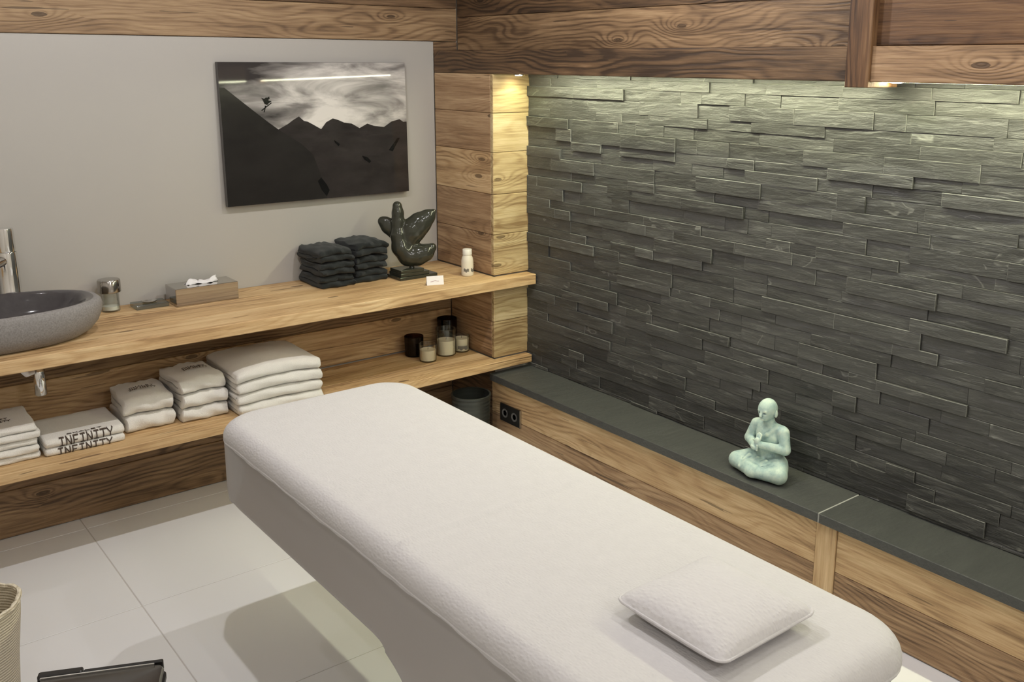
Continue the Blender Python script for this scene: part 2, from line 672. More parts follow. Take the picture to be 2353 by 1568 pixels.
def rows_back(x0, x1, zs, yface, mats, thick=0.02, splits=()):
    for k in range(len(zs) - 1):
        plank('plank', ((x0 + x1) / 2, yface, (zs[k] + zs[k + 1]) / 2), x1 - x0, zs[k + 1] - zs[k] - G, thick, MB, mats[k % len(mats)], wb)


rows_back(XL, 0.13, [1.7745, 1.918, 2.10, 2.27, CEIL], 0.008, [WOOD_GREY, WOOD_DARK, WOOD_GREY, WOOD_MID])
plank('plank', (0.065, 0.008, 1.745), 0.13, 0.055, 0.02, MB, WOOD_GREY, wb)
rows_back(XL, -0.001, [0.002, 0.18, 0.359], -0.11, [WOOD_GREY, WOOD_GREY])
rows_back(XL, -0.001, [0.399, 0.565, 0.725], -0.11, [WOOD_LIGHT, WOOD_GREY])

# --- right wall: wood with a slate niche
bm = bmesh.new()
bm_box(bm, (0.212, YF, 0), (0.3, 0.03, CEIL))
bm_box(bm, (0.152, YF, 1.668), (0.212, 0.03, CEIL))
bm_box(bm, (0.021, YJ + 0.021, 0), (0.212, 0.03, 1.668))
bm_box(bm, (0.021, YF, 0), (0.212, YJ + 0.021, 0.300))
bm_box(bm, (0.041, -2.24 + YF + 2.24, 1.70), (0.152, -2.24, CEIL))
wr = bm_obj('wall_right', bm, WALL_M)
tag(wr, kind='structure')


def rows_right(y0, y1, zs, xface, mats, thick=0.02):
    """y0 > y1"""
    for k in range(len(zs) - 1):
        plank('plank', (xface, (y0 + y1) / 2, (zs[k] + zs[k + 1]) / 2), y0 - y1, zs[k + 1] - zs[k] - G, thick, MR, mats[k % len(mats)], wr)


# niche soffit board behind the valance
plank('soffit_board', (0.088, (YF) / 2, 1.668), -YF, 0.128, 0.02, Matrix(((0, 1, 0), (1, 0, 0), (0, 0, -1))), WOOD_DARK, wr)
# valance beam
plank('beam', (0.0, -2.157 / 2, (ZB + ZBT) / 2), 2.157, ZBT - ZB - G, 0.03, MR, WOOD_DARK, wr)
plank('beam', (0.002, (-2.23 + YF) / 2, (ZB + ZBT) / 2), -YF - 2.23, ZBT - ZB - G, 0.03, MR, WOOD_MID, wr)
# boards over the beam
rows_right(0.005, -2.16, [ZBT, 1.881, 2.05, 2.23, CEIL], 0.131, [WOOD_GREY, WOOD_DARK, WOOD_MID, WOOD_MID])
rows_right(-2.225, YF, [ZBT, 1.93, 2.10, 2.27, CEIL], 0.020, [WOOD_RED, WOOD_MID, WOOD_DARK, WOOD_MID])
plank('post', (-0.008, -2.1935, (1.622 + CEIL) / 2), CEIL - 1.622, 0.075, 0.15, MV, WOOD_RED, wr)
# jamb, side facing the shelves
zj = [0.775, 0.955, 1.13, 1.31, 1.475, ZB]
rows_right(-0.0005, YJ + 0.0205, zj, 0.0, [WOOD_MID, WOOD_MID, WOOD_LIGHT, WOOD_MID])
rows_right(-0.111, YJ + 0.0205, [0.399, 0.565, 0.725], 0.0, [WOOD_MID])
rows_right(-0.111, YJ + 0.0205, [0.002, 0.18, 0.359], 0.0, [WOOD_DARK])
# jamb, face in the niche (facing the room end)
for k in range(len(zj) - 1):
    plank('plank', ((XS + 0.02) / 2, YJ, (zj[k] + zj[k + 1]) / 2), XS + 0.02, zj[k + 1] - zj[k] - G, 0.02, MB, WOOD_PALE, wr)
for z0, z1 in ((0.399, 0.565), (0.565, 0.725)):
    plank('plank', ((XS + 0.02) / 2, YJ, (z0 + z1) / 2), XS + 0.02, z1 - z0 - G, 0.02, MB, WOOD_PALE, wr)
# bench front
rows_right(YJ + 0.02, -2.172, [0.002, 0.147, 0.306], 0.0, [WOOD_MID, WOOD_LIGHT])
rows_right(-2.247, YF, [0.002, 0.150, 0.306], 0.0, [WOOD_MID, WOOD_LIGHT])
plank('post', (-0.005, -2.2095, 0.154), 0.304, 0.073, 0.028, MV, WOOD_LIGHT, wr)

# --- slate cladding: rows of 5.1, 3.5 and 4.1 cm, repeated every 12.7 cm
PER = 0.1268
rowz = []
for n in range(-2, 10):
    B = 1.418 - PER * n
    rowz += [(B, B - 0.051, 0), (B - 0.051, B - 0.086, 1), (B - 0.086, B - PER, 2)]
# stones read from the photograph: row top z -> [(y0, y1, proud mm)]
KNOWN = {
    (-2, 1): [(-1.202, -1.486, 9)],
    (-2, 2): [(-0.761, -1.056, 12), (-2.010, -2.327, 4)],
    (-1, 0): [(-2.140, -2.243, 3), (-1.85, -2.137, 6), (-2.246, -2.54, 2)],
    (-1, 2): [(-0.452, -0.729, 10)],
    (0, 0): [(-1.048, -1.336, 12), (-1.892, -2.183, 2), (-2.186, -2.48, 5)],
    (0, 1): [(-1.578, -1.697, 5), (-0.93, -1.04, -4)],
    (0, 2): [(-0.452, -0.681, 9), (-2.377, -2.62, 9)],
    (1, 0): [(-0.619, -0.889, 7), (-1.443, -1.734, 10), (-1.737, -2.03, 4)],
    (1, 2): [(-0.525, -0.819, 8), (-1.377, -1.667, 13)],
    (2, 0): [(-2.147, -2.292, 1), (-0.452, -0.70, 8)],
    (2, 1): [(-0.614, -0.90, 5), (-0.90, -1.181, 5)],
    (3, 0): [(-1.243, -1.532, 9), (-2.090, -2.390, 8)],
    (3, 2): [(-0.615, -0.897, 7)],
    (4, 0): [(-1.764, -2.056, 7), (-2.058, -2.354, 7), (-1.05, -1.34, 6)],
    (5, 0): [(-0.752, -1.043, 7)],
    (5, 2): [(-1.213, -1.504, 8), (-0.452, -0.650, 7)],
    (6, 0): [(-2.071, -2.158, 9), (-0.869, -1.018, 6), (-1.52, -1.81, 7)],
    (6, 2): [(-2.035, -2.321, 3), (-0.72, -1.01, 7)],
    (7, 1): [(-2.281, -2.379, 10)],
    (7, 2): [(-2.157, -2.447, 7)],
}
SIZES = [0.293, 0.293, 0.293, 0.293, 0.245, 0.195, 0.147, 0.147, 0.10]


def stone_mesh(L, Hh, T):
    """split-face stone: uneven front, narrow chipped edge all round; returns verts, faces, highlight-edge flags"""
    nx = 4 if L > 0.16 else 2
    V, F, C = [], [], []
    c = 0.0011
    gx_ = np.linspace(-L / 2 + c, L / 2 - c, nx + 1)
    gy_ = (-Hh / 2 + c, random.uniform(-0.15, 0.15) * Hh, Hh / 2 - c)
    e = 0.0006
    for y in gy_:
        for i, x in enumerate(gx_):
            V.append((x, y + random.uniform(-e, e), random.uniform(-0.0012, 0.0012)))
    W_ = nx + 1
    for j in range(2):
        for i in range(nx):
            F.append((j * W_ + i, j * W_ + i + 1, (j + 1) * W_ + i + 1, (j + 1) * W_ + i))
            C.append(0)
    rim = list(range(W_)) + [2 * W_ - 1] + list(range(3 * W_ - 1, 2 * W_ - 1, -1)) + [W_]
    b = len(V)
    for k in rim:
        x, y, z = V[k]
        ox = -L / 2 if k % W_ == 0 else (L / 2 if k % W_ == nx else x)
        oy = -Hh / 2 if k < W_ else (Hh / 2 if k >= 2 * W_ else y)
        V.append((ox, oy, z - random.uniform(0.0005, 0.0014)))
    n_ = len(rim)
    for k in range(n_):
        k2 = (k + 1) % n_
        F.append((b + k, b + k2, rim[k2], rim[k]))
        C.append(1)
    q = len(V)
    V += [(-L / 2, -Hh / 2, -T), (L / 2, -Hh / 2, -T), (L / 2, Hh / 2, -T), (-L / 2, Hh / 2, -T)]
    o = [b + k for k in range(n_)]
    F += [tuple([q, q + 1] + o[nx::-1]), tuple([q + 1, q + 2] + o[nx + 2:nx - 1:-1]), tuple([q + 2, q + 3] + o[2 * nx + 2:nx + 1:-1]), tuple([q + 3, q, o[0], o[2 * nx + 3], o[2 * nx + 2]])]
    C += [0, 0, 0, 0]
    return V, F, C


def project(p):
    v = RR @ (np.array(p) - CAM)
    return PPX + FPX * v[0] / v[2], PPY - FPX * v[1] / v[2]


stones = []
for (z1, z0, kind), n in zip(rowz, [k // 3 - 2 for k in range(len(rowz))]):
    if z1 < 0.345 or z0 > 1.66:
        continue
    z1c, z0c = min(z1, 1.664), max(z0, 0.339)
    if z1c - z0c < 0.006:
        continue
    kn = sorted(KNOWN.get((n, kind), []), reverse=True)
    y = YJ - 0.001
    end = -3.45
    segs = []
    ki = 0
    while y > end:
        if ki < len(kn) and y - kn[ki][0] < 0.02:
            segs.append((y, kn[ki][1], kn[ki][2]))
            y = kn[ki][1]
            ki += 1
            continue
        L = random.choice(SIZES)
        nxt = y - L
        if ki < len(kn):
            room = y - kn[ki][0]
            if room < 0.34:
                L = room
            elif room - L < 0.09:
                L = room * random.choice((0.4, 0.5, 0.6))
            nxt = y - L
        segs.append((y, nxt, random.choice((-3, -1, 0, 0, 1, 2, 3, 4, 6, 8))))
        y = nxt
    for a, b, pr in segs:
        stones.append((a, b, z0c, z1c, pr * 0.001))
vis, rest = [], []
for s in stones:
    q = project((XS, (s[0] + s[1]) / 2, (s[2] + s[3]) / 2))
    a0 = project((XS, s[0], s[3]))
    on = (a0[0] < 2353 and a0[1] < 1568)
    area = abs(project((XS, s[1], s[2]))[0] - a0[0]) * abs(project((XS, s[0], s[2]))[1] - a0[1])
    (vis if on else rest).append((area, s))
vis.sort(reverse=True)
rest += vis[300:]
vis = vis[:300]
for _, (a, b, z0, z1, pr) in vis:
    V, F, C = stone_mesh(a - b - 0.0006, z1 - z0 - 0.0004, 0.03)
    o = obj('stone', V, F, SLATE, wr)
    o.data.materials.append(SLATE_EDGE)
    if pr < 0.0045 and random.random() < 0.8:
        C = [0] * len(C)      # mostly the proud stones keep the painted highlight on their chipped edges
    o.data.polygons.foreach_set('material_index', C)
    o.matrix_basis = Matrix.Translation((XS - pr, (a + b) / 2, (z0 + z1) / 2)) @ MR.to_4x4()
V0, F0, C0 = [], [], []
for _, (a, b, z0, z1, pr) in rest:
    V, F, C = stone_mesh(a - b - 0.0012, z1 - z0 - 0.0008, 0.03)
    k = len(V0)
    C0 += C
    V0 += [(v[0] - (a + b) / 2, v[1] + (z0 + z1) / 2, v[2] + pr) for v in V]
    F0 += [tuple(i + k for i in f) for f in F]
if V0:
    o = obj('stones', V0, F0, SLATE, wr)
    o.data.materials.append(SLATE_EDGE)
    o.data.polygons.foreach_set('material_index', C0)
    o.matrix_basis = Matrix.Translation((XS, 0, 0)) @ MR.to_4x4()
    tag(o, kind='stuff')

# --- slate ledge on the bench
ZL = 0.338
led = empty('stone_ledge', (0.08, -2.2, 0.306), 'long dark slate ledge on the wooden bench below the slate wall', 'ledge')
for a, b in ((-0.458, -2.193), (-2.197, -3.9)):
    bm = bmesh.new()
    bm_box(bm, (-0.112, b + 2.2, 0.0), (XS - 0.083 + 0.008, a + 2.2, ZL - 0.306), 0.002)
    bm_obj('slab', bm, SLATE_SMOOTH, led)
box('joint', (-0.1105, 0.0025, 0.001), (0.10, 0.0075, ZL - 0.3062), GROUT_GREY, led)

# ------------------------------------------------------------------ niche lights
ls = empty('led_strip', (0.075, -2.3, 1.6405), 'thin warm light strip hidden behind the wooden beam above the slate', 'light strip')
bm = bmesh.new()
bm_box(bm, (-0.012, -1.35, -0.004), (0.012, 1.70, 0.0))
bm_obj('emitter', bm, LED, ls)
bm = bmesh.new()
bm_box(bm, (-0.015, -1.36, 0.0), (0.015, 1.71, 0.003))
bm_obj('channel', bm, STEEL, ls)
for (x, y, lab) in ((0.095, -0.505, 'small recessed spotlight glowing above the wooden niche jamb'), (0.085, -2.262, 'small recessed spotlight just right of the upper wooden post')):
    sp_ = empty('niche_spotlight', (x, y, 1.648 if y > -1 else 1.652), lab, 'spotlight', 'spotlights in the niche')
    V, F = lathe([(0.020, 0.0), (0.020, -0.016), (0.016, -0.016), (0.016, -0.012)], 24)
    obj('housing', V, F, STEEL, sp_, False)
    V, F = lathe([(0.0155, -0.0165), (0.012, -0.018), (0.0, -0.0185)], 20, cap1=False)
    obj('bulb', V, F, LAMP_E, sp_, True)
    spot('niche_beam', (x, y, 1.625), 0.85 if y > -1 else 0.6, 140, 0.7, 0.012, (0.78, 1.0, 0.50))

for x, y, p in DOWN:
    pass

# ------------------------------------------------------------------ shelves
def shelf(name, z0, z1, yfront, xend, label, yback):
    s = empty(name, (-1.7, yfront, z0), label, 'shelf')
    cuts = [yfront, yfront + 0.165, yfront + 0.34, yback]
    for k in range(3):
        a, b = cuts[k], cuts[k + 1] - 0.0012
        if k == 0:
            poly = [(XL + 0.002, a), (xend, a), (xend, YJ - 0.001), (-0.001, YJ - 0.001), (-0.001, b), (XL + 0.002, b)]
        else:
            poly = [(XL + 0.002, a), (-0.001, a), (-0.001, b), (XL + 0.002, b)]
        V, F = prism([(p[0] + 1.7, p[1] - yfront) for p in poly], 0, z1 - z0)
        bm = bmesh.new()
        vs = [bm.verts.new(v) for v in V]
        for f in F:
            bm.faces.new([vs[i] for i in f])
        bmesh.ops.recalc_face_normals(bm, faces=bm.faces)
        es = [e for e in bm.edges if len(e.link_faces) == 2 and e.calc_face_angle(0) > 0.5]
        bmesh.ops.bevel(bm, geom=es, offset=0.002, segments=1, affect='EDGES')
        bm_obj('board', bm, WOOD_SHELF, s)
    return s


shelf('wall_shelf', 0.727, 0.772, -0.521, 0.180, 'thick upper wooden shelf carrying the stone basin and black towels', -0.0005)
shelf('wall_shelf', 0.361, 0.396, -0.498, 0.176, 'lower wooden shelf carrying the folded white towels and candles', -0.1105)
ZS, ZLS = 0.7725, 0.3965

# ------------------------------------------------------------------ picture
pic = empty('picture', (-0.585, -0.0135, 1.116), 'black and white mountain photograph of a jumping skier on the white wall', 'picture')
PW, PH, PT = 0.417, 0.564, 0.022


def pp(cx_, cy_):
    """crop pixel -> picture plane (x, z) relative to picture base"""
    p = hit(460 + cx_ / 3.92, 100 + cy_ / 3.92, 1, -0.026)
    return (min(max(p[0] + 0.585, -PW), PW), min(max(p[2] - 1.116, 0.0), PH))


def glossy(name, col=None):
    t = NT(name)
    if col:
        t.set(Base_Color=col)
    t.set(Roughness=0.035)
    t.b.inputs['Specular IOR Level'].default_value = 0.5
    return t


t = glossy('print_sky')
cl = t.noise(t.coords((3.2, 1, 11), False), 1.0, 5.0, 0.55, 0.5)
tc = t.n('ShaderNodeTexCoord')
sp3 = t.n('ShaderNodeSeparateXYZ')
t.l(tc.outputs['Object'], sp3.inputs[0])
gl = t.n('ShaderNodeVectorMath', operation='DISTANCE')
gl.inputs[1].default_value = (0.12, -0.02, 0.44)
t.l(tc.outputs['Object'], gl.inputs[0])
g = t.math('MULTIPLY', gl.outputs['Value'], 1.15)
up = t.math('MULTIPLY', t.math('SUBTRACT', sp3.outputs[2], 0.47, clamp=True), 4.5)
lf = t.math('MULTIPLY', t.math('MULTIPLY_ADD', sp3.outputs[0], -1.0, 0.05, clamp=True), up)
v = t.math('SUBTRACT', t.math('MULTIPLY_ADD', cl, 1.9, -0.22), g)
v = t.math('SUBTRACT', v, t.math('MULTIPLY', lf, 3.5))
t.set(Base_Color=t.ramp(v, [(0.0, (0.045, 0.042, 0.041)), (0.33, (0.26, 0.245, 0.23)), (0.70, (0.74, 0.71, 0.66))]))
PR_SKY = t.mat
t = glossy('print_mountain')
nz = t.noise(t.coords((6, 6, 14), False), 1.0, 5.0, 0.6)
t.set(Base_Color=t.ramp(nz, [(0.3, (0.020, 0.017, 0.016)), (0.75, (0.042, 0.036, 0.034))]))
PR_MTN = t.mat
t = glossy('print_slope')
nz = t.noise(t.coords((4, 4, 8), False), 1.0, 5.0, 0.6)
t.set(Base_Color=t.ramp(nz, [(0.3, (0.016, 0.0145, 0.0135)), (0.75, (0.026, 0.024, 0.022))]))
PR_SLOPE = t.mat
PR_BLK = glossy('print_black', (0.006, 0.006, 0.006)).mat
CANVAS = plain('canvas_edge', (0.10, 0.095, 0.09), 0.6)
box('panel', (-PW, -PT, 0), (PW, 0, PH), CANVAS, pic, 0.001)


def flat(name, pts, y, mat):
    V = [(p[0], y, p[1]) for p in pts] + [(p[0], y + 0.0006, p[1]) for p in pts]
    n = len(pts)
    F = [tuple(range(n)), tuple(range(2 * n - 1, n - 1, -1))] + [(i, n + i, n + (i + 1) % n, (i + 1) % n) for i in range(n)]
    o = obj(name, V, F, mat, pic)
    bm = bmesh.new()
    bm.from_mesh(o.data)
    bmesh.ops.recalc_face_normals(bm, faces=bm.faces)
    bm.to_mesh(o.data)
    bm.free()
    return o


e_ = 0.0008
flat('print_sky', [(-PW + e_, e_), (PW - e_, e_), (PW - e_, PH - e_), (-PW + e_, PH - e_)], -PT - 0.0007, PR_SKY)
ridge = [(640, 760), (700, 775), (780, 730), (840, 685), (885, 658), (930, 698), (965, 705), (1020, 735), (1085, 772), (1130, 710), (1190, 675), (1240, 690), (1290, 712), (1360, 722), (1430, 762), (1500, 722), (1560, 742), (1650, 752), (1720, 702), (1790, 682), (1822, 705)]
rp = [pp(*q) for q in ridge]
flat('print_mountains', rp + [(PW - e_, rp[-1][1]), (PW - e_, e_), (rp[0][0] - 0.03, e_)], -PT - 0.0014, PR_MTN)
slope = [(145, 400), (215, 400), (340, 500), (480, 610), (600, 703), (720, 790), (900, 900), (1010, 1000), (1080, 1190), (1130, 1380)]
sp4 = [pp(*q) for q in slope]
sp4[0] = (-PW + e_, sp4[0][1])
flat('print_slope', sp4 + [(sp4[-1][0], e_), (-PW + e_, e_)], -PT - 0.0021, PR_SLOPE)
for rk in ([(1050, 1240), (1080, 1205), (1130, 1270), (1155, 1320), (1130, 1375), (1085, 1320)], [(1200, 870), (1250, 905), (1240, 925), (1205, 890)], [(1450, 1010), (1500, 1025), (1530, 1060), (1515, 1075), (1470, 1045)], [(1690, 960), (1770, 850), (1790, 850), (1725, 970)]):
    flat('print_rock', [pp(*q) for q in rk], -PT - 0.0026, PR_BLK)
sk = [[(545, 488), (572, 500), (585, 488), (600, 488), (612, 515), (640, 520), (612, 540), (600, 555), (575, 545), (562, 515)], [(545, 602), (635, 532), (640, 538), (552, 608)], [(568, 622), (580, 560), (590, 560), (576, 620)], [(600, 490), (618, 478), (622, 500), (608, 508)]]
for part in sk:
    flat('print_skier', [pp(*q) for q in part], -PT - 0.0026, PR_BLK)
pic.rotation_euler = (math.radians(-1.0), 0, 0)

# ------------------------------------------------------------------ stone basin
BC = (-1.925, -0.292)
bas = empty('stone_basin', (BC[0], BC[1], ZS), 'oval grey river stone vessel basin with polished dark inside', 'basin')


def loft(rings, n=72):
    """rings: (rx, ry, z, dx, dy)"""
    V, F = [], []
    for rx, ry, z, dx, dy in rings:
        for k in range(n):
            a = 2 * math.pi * k / n
            c, s = math.cos(a), math.sin(a)
            p = 2 / 2.3
            V.append((dx + rx * math.copysign(abs(c) ** p, c), dy + ry * math.copysign(abs(s) ** p, s), z))
    for i in range(len(rings) - 1):
        for k in range(n):
            k2 = (k + 1) % n
            F.append((i * n + k, i * n + k2, (i + 1) * n + k2, (i + 1) * n + k))
    return V, F, n


rx, ry = 0.355, 0.200
out = [(0.70, 0.0), (0.80, 0.004), (0.89, 0.022), (0.955, 0.048), (0.99, 0.078), (1.0, 0.102), (0.99, 0.116), (0.965, 0.1235), (0.925, 0.1255)]
V, F, n = loft([(rx * a, ry * a - (0.0), z, 0, 0) for a, z in out])
F.append(tuple(range(n - 1, -1, -1)))
obj('bowl', V, F, STONE_R, bas, True)
inn = [(0.925, 0.1255), (0.875, 0.1245), (0.845, 0.118), (0.81, 0.100), (0.76, 0.075), (0.66, 0.050), (0.45, 0.034), (0.2, 0.028), (0.07, 0.027)]
V, F, n = loft([(rx * a, ry * a, z, 0, 0) for a, z in inn])
F.append(tuple((len(inn) - 1) * n + k for k in range(n)))
obj('polished_interior', V, F, STONE_P, bas, True)
V, F = lathe([(0.028, 0.0275), (0.027, 0.031), (0.0, 0.033)], 24, cap1=False)
obj('drain', V, F, CHROME, bas, True)

# faucet
fc = empty('tap', (-1.803, -0.062, ZS), 'tall chrome basin mixer tap behind the stone basin', 'tap')
V, F = lathe([(0.038, 0.0), (0.038, 0.006), (0.0345, 0.010), (0.0335, 0.20), (0.0315, 0.258), (0.0305, 0.262)], 36)
obj('body', V, F, CHROME, fc, True)
V, F = lathe([(0.0300, 0.263), (0.0302, 0.268), (0.0285, 0.335), (0.027, 0.344), (0.0, 0.345)], 36, cap1=False)
hd = obj('lever_head', V, F, CHROME, fc, True)
V, F = tube([(-0.012, 0.0, 0.325), (-0.045, -0.004, 0.334), (-0.085, -0.008, 0.342)], [0.006, 0.005, 0.0045], 10)
obj('lever', V, F, CHROME, hd, True)
V, F = tube([(-0.01, -0.01, 0.235), (-0.05, -0.05, 0.228), (-0.10, -0.10, 0.205), (-0.11, -0.11, 0.195)], [0.017, 0.0165, 0.015, 0.014], 16)
obj('spout', V, F, CHROME, fc, True)

# waste pipe below the shelf
wp = empty('waste_trap', (-1.790, -0.300, 0.573), 'chrome bottle trap hanging under the upper shelf below the basin', 'pipe')
V, F = lathe([(0.016, 0.0), (0.0195, 0.004), (0.0195, 0.085), (0.017, 0.090), (0.012, 0.100), (0.012, 0.1535)], 28)
obj('body', V, F, CHROME, wp, True)
V, F = tube([(-0.008, 0.01, 0.072), (-0.03, 0.06, 0.075), (-0.04, 0.12, 0.076), (-0.04, 0.189, 0.076)], 0.011, 12)
obj('outlet_pipe', V, F, CHROME, wp, True)
V, F = tube([(-0.070, -0.06, 0.153), (-0.062, -0.058, 0.120), (-0.045, -0.05, 0.096), (-0.020, -0.012, 0.088)], [0.009, 0.010, 0.010, 0.008], 12)
obj('white_hose', V, F, PAPER, wp, True)

# ------------------------------------------------------------------ soap dispenser, dish, tissue box
sd = empty('soap_dispenser', (-1.482, -0.066, ZS), 'clear glass soap dispenser with round chrome lid beside the basin', 'dispenser')
V, F = lathe([(0.030, 0.0), (0.032, 0.002), (0.032, 0.066), (0.030, 0.072), (0.0285, 0.068), (0.0295, 0.064), (0.0295, 0.006), (0.0, 0.005)], 36, cap1=False)
obj('glass_body', V, F, GLASS, sd, True)
V, F = lathe([(0.029, 0.0065), (0.029, 0.020), (0.0, 0.021)], 32, cap1=False)
obj('soap', V, F, plain('liquid_soap', (0.70, 0.70, 0.62), 0.3), sd, True)
V, F = lathe([(0.038, 0.072), (0.0405, 0.074), (0.0405, 0.116), (0.038, 0.120), (0.0, 0.121)], 40, cap1=False)
obj('lid', V, F, plain('satin_nickel', (0.42, 0.40, 0.37), 0.14, 1.0), sd, True)
dish = empty('soap_dish', (-1.347, -0.082, ZS), 'flat square clear glass soap dish between dispenser and tissue box', 'dish')
bm = bmesh.new()
bm_box(bm, (-0.060, -0.042, 0.0), (0.060, 0.042, 0.016), 0.002, 2)
bm_obj('glass_block', bm, thin_glass('glass_block', (0.66, 0.70, 0.68), 0.12), dish, False)
V, F = lathe([(0.020, 0.0162), (0.027, 0.020), (0.027, 0.0225), (0.023, 0.0225), (0.018, 0.0185), (0.0, 0.018)], 32, sy=0.8, cap1=False)
obj('dimple_rim', V, F, STEEL, dish, True)

tb = empty('tissue_box', (-1.152, -0.105, ZS), 'mirror polished steel tissue box with white tissue on top', 'tissue box')
bm = bmesh.new()
bm_box(bm, (-0.121, -0.060, 0.0), (0.121, 0.060, 0.069), 0.0015)
bm_obj('cover', bm, plain('mirror_steel', (0.50, 0.48, 0.46), 0.06, 1.0), tb)
bm = bmesh.new()
bm_box(bm, (-0.06, -0.014, 0.0692), (0.06, 0.014, 0.0698))
bm_obj('slot', bm, BLACKP, tb)
V, F = [], []
NU, NV = 22, 9
for i in range(NU):
    u = i / (NU - 1)
    for j in range(NV):
        q = j / (NV - 1) - 0.5
        hgt = (0.020 * math.sin(math.pi * min(1, u * 2.4)) if u < 0.42 else 0.010) * (1 - (2 * q) ** 2) + 0.014 * max(0, u - 0.75) * 4 * (1 - abs(2 * q))
        V.append((-0.062 + 0.122 * u + 0.004 * math.sin(9 * q), q * (0.036 if u < 0.8 else 0.020) + 0.005 * math.sin(7 * u) + 0.02 * max(0, u - 0.7), 0.0706 + hgt + 0.0025 * math.sin(17 * u + 8 * q)))
for i in range(NU - 1):
    for j in range(NV - 1):
        F.append((i * NV + j, (i + 1) * NV + j, (i + 1) * NV + j + 1, i * NV + j + 1))
ts = obj('tissue', V, F, PAPER, tb, True)
so = ts.modifiers.new('thick', 'SOLIDIFY')
so.thickness = 0.0008

# ------------------------------------------------------------------ folded towels


def towel_mesh(w_, d, h, layers=2, dome=0.0, seed=0, nb=1, rough=0.0025, curl=0.0):
    """folded towel: rounded fold at the front (-y), open layers at the back and sides.
    local: x -w/2..w/2, y 0 (front) .. d (back), z 0..h"""
    r_ = np.random.default_rng(seed)
    ph = r_.uniform(0, 6.28, 12)
    R = h / 2
    pts = []
    # outline counter-clockwise in (y,z): bottom from back to front
    for y in np.linspace(d - 0.004, R, 10):
        pts.append((y, 0.0))
    if nb == 1:
        for a in np.linspace(-90, -270, 15)[1:-1]:
            A = math.radians(a)
            pts.append((R + R * math.cos(A), R + R * math.sin(A)))
    else:
        rb = R / nb
        for q in range(nb):
            off = 0.004 * (q % 2)
            for a in np.linspace(-90, -270, 11)[1:-1]:
                A = math.radians(a)
                pts.append((R * 0.8 + off + R * 0.8 * math.cos(A), rb * (2 * q + 1) + rb * math.sin(A)))
    for y in np.linspace(R, d - 0.004, 10):
        pts.append((y, h))
    # back end with slits
    lh = h / layers
    for k in range(layers - 1, -1, -1):
        zt, zb = (k + 1) * lh, k * lh
        for a in (60, 20, -20, -60):
            A = math.radians(a)
            pts.append((d - 0.004 + 0.004 * math.cos(A), (zt + zb) / 2 + lh * 0.45 * math.sin(A)))
        if k > 0:
            s_in = max(R * 0.75, 0.012)
            gap = lh * 0.09
            for y in np.linspace(d - 0.005, s_in, 8):
                pts.append((y, zb + gap))
            for y in np.linspace(s_in, d - 0.005, 8):
                pts.append((y, zb - gap))
    n = len(pts)
    NX = 16
    V, F = [], []
    us = np.concatenate([[-1, -0.985], np.linspace(-0.95, 0.95, NX - 4), [0.985, 1]])
    shrink = {0: 0.010, 1: 0.004, len(us) - 1: 0.010, len(us) - 2: 0.004}
    for i, u in enumerate(us):
        s = shrink.get(i, 0.0)
        for (y, z) in pts:
            cz = h / 2
            zz = cz + (z - cz) * (1 - s / max(h / 2, 0.012) * 0.5)
            yy = y + (s if y < R else -s * 0.5)
            x = u * w_ / 2
            f = z / h
            zz += dome * f * (1 - u * u) * (0.35 + 0.65 * math.sin(math.pi * min(1, y / d + 0.1)))
            zz += rough * f * (math.sin(9 * x / w_ * 3 + ph[0]) * 0.5 + math.sin(14 * y / d + ph[1] + 5 * u) * 0.4)
            yy += rough * (math.sin(5 * u + ph[2] + 6 * f) + 0.6 * math.sin(11 * u + ph[3]))
            x += rough * 0.8 * math.sin(9 * y / d + ph[4] + 4 * f)
            zz -= curl * abs(u) ** 3 * f
            V.append((x, yy, max(zz, 0.0)))
    m_ = len(us)
    for i in range(m_ - 1):
        for k in range(n):
            k2 = (k + 1) % n
            F.append((i * n + k, i * n + k2, (i + 1) * n + k2, (i + 1) * n + k))
    F.append(tuple(range(n - 1, -1, -1)))
    F.append(tuple((m_ - 1) * n + k for k in range(n)))
    return V, F


GL = {
    'I': [((0.15, 0), (0.85, 0)), ((0.15, 1), (0.85, 1)), ((0.5, 0), (0.5, 1))],
    'N': [((0.05, 0), (0.05, 1)), ((0.05, 1), (0.9, 0)), ((0.9, 0), (0.9, 1))],
    'F': [((0.1, 0), (0.1, 1)), ((0.1, 1), (0.9, 1)), ((0.1, 0.52), (0.7, 0.52))],
    'T': [((0.0, 1), (1.0, 1)), ((0.5, 0), (0.5, 1))],
    'Y': [((0.0, 1), (0.5, 0.5)), ((1.0, 1), (0.5, 0.5)), ((0.5, 0.5), (0.5, 0))],
    'C': [((0.95, 0.85), (0.6, 1)), ((0.6, 1), (0.15, 0.85)), ((0.15, 0.85), (0.05, 0.5)), ((0.05, 0.5), (0.15, 0.15)), ((0.15, 0.15), (0.6, 0)), ((0.6, 0), (0.95, 0.15))],
    'H': [((0.1, 0), (0.1, 1)), ((0.9, 0), (0.9, 1)), ((0.1, 0.5), (0.9, 0.5))],
    'A': [((0.0, 0), (0.5, 1)), ((0.5, 1), (1.0, 0)), ((0.2, 0.38), (0.8, 0.38))],
    'L': [((0.1, 1), (0.1, 0)), ((0.1, 0), (0.9, 0))],
    'E': [((0.1, 0), (0.1, 1)), ((0.1, 1), (0.9, 1)), ((0.1, 0.5), (0.75, 0.5)), ((0.1, 0), (0.9, 0))],
}


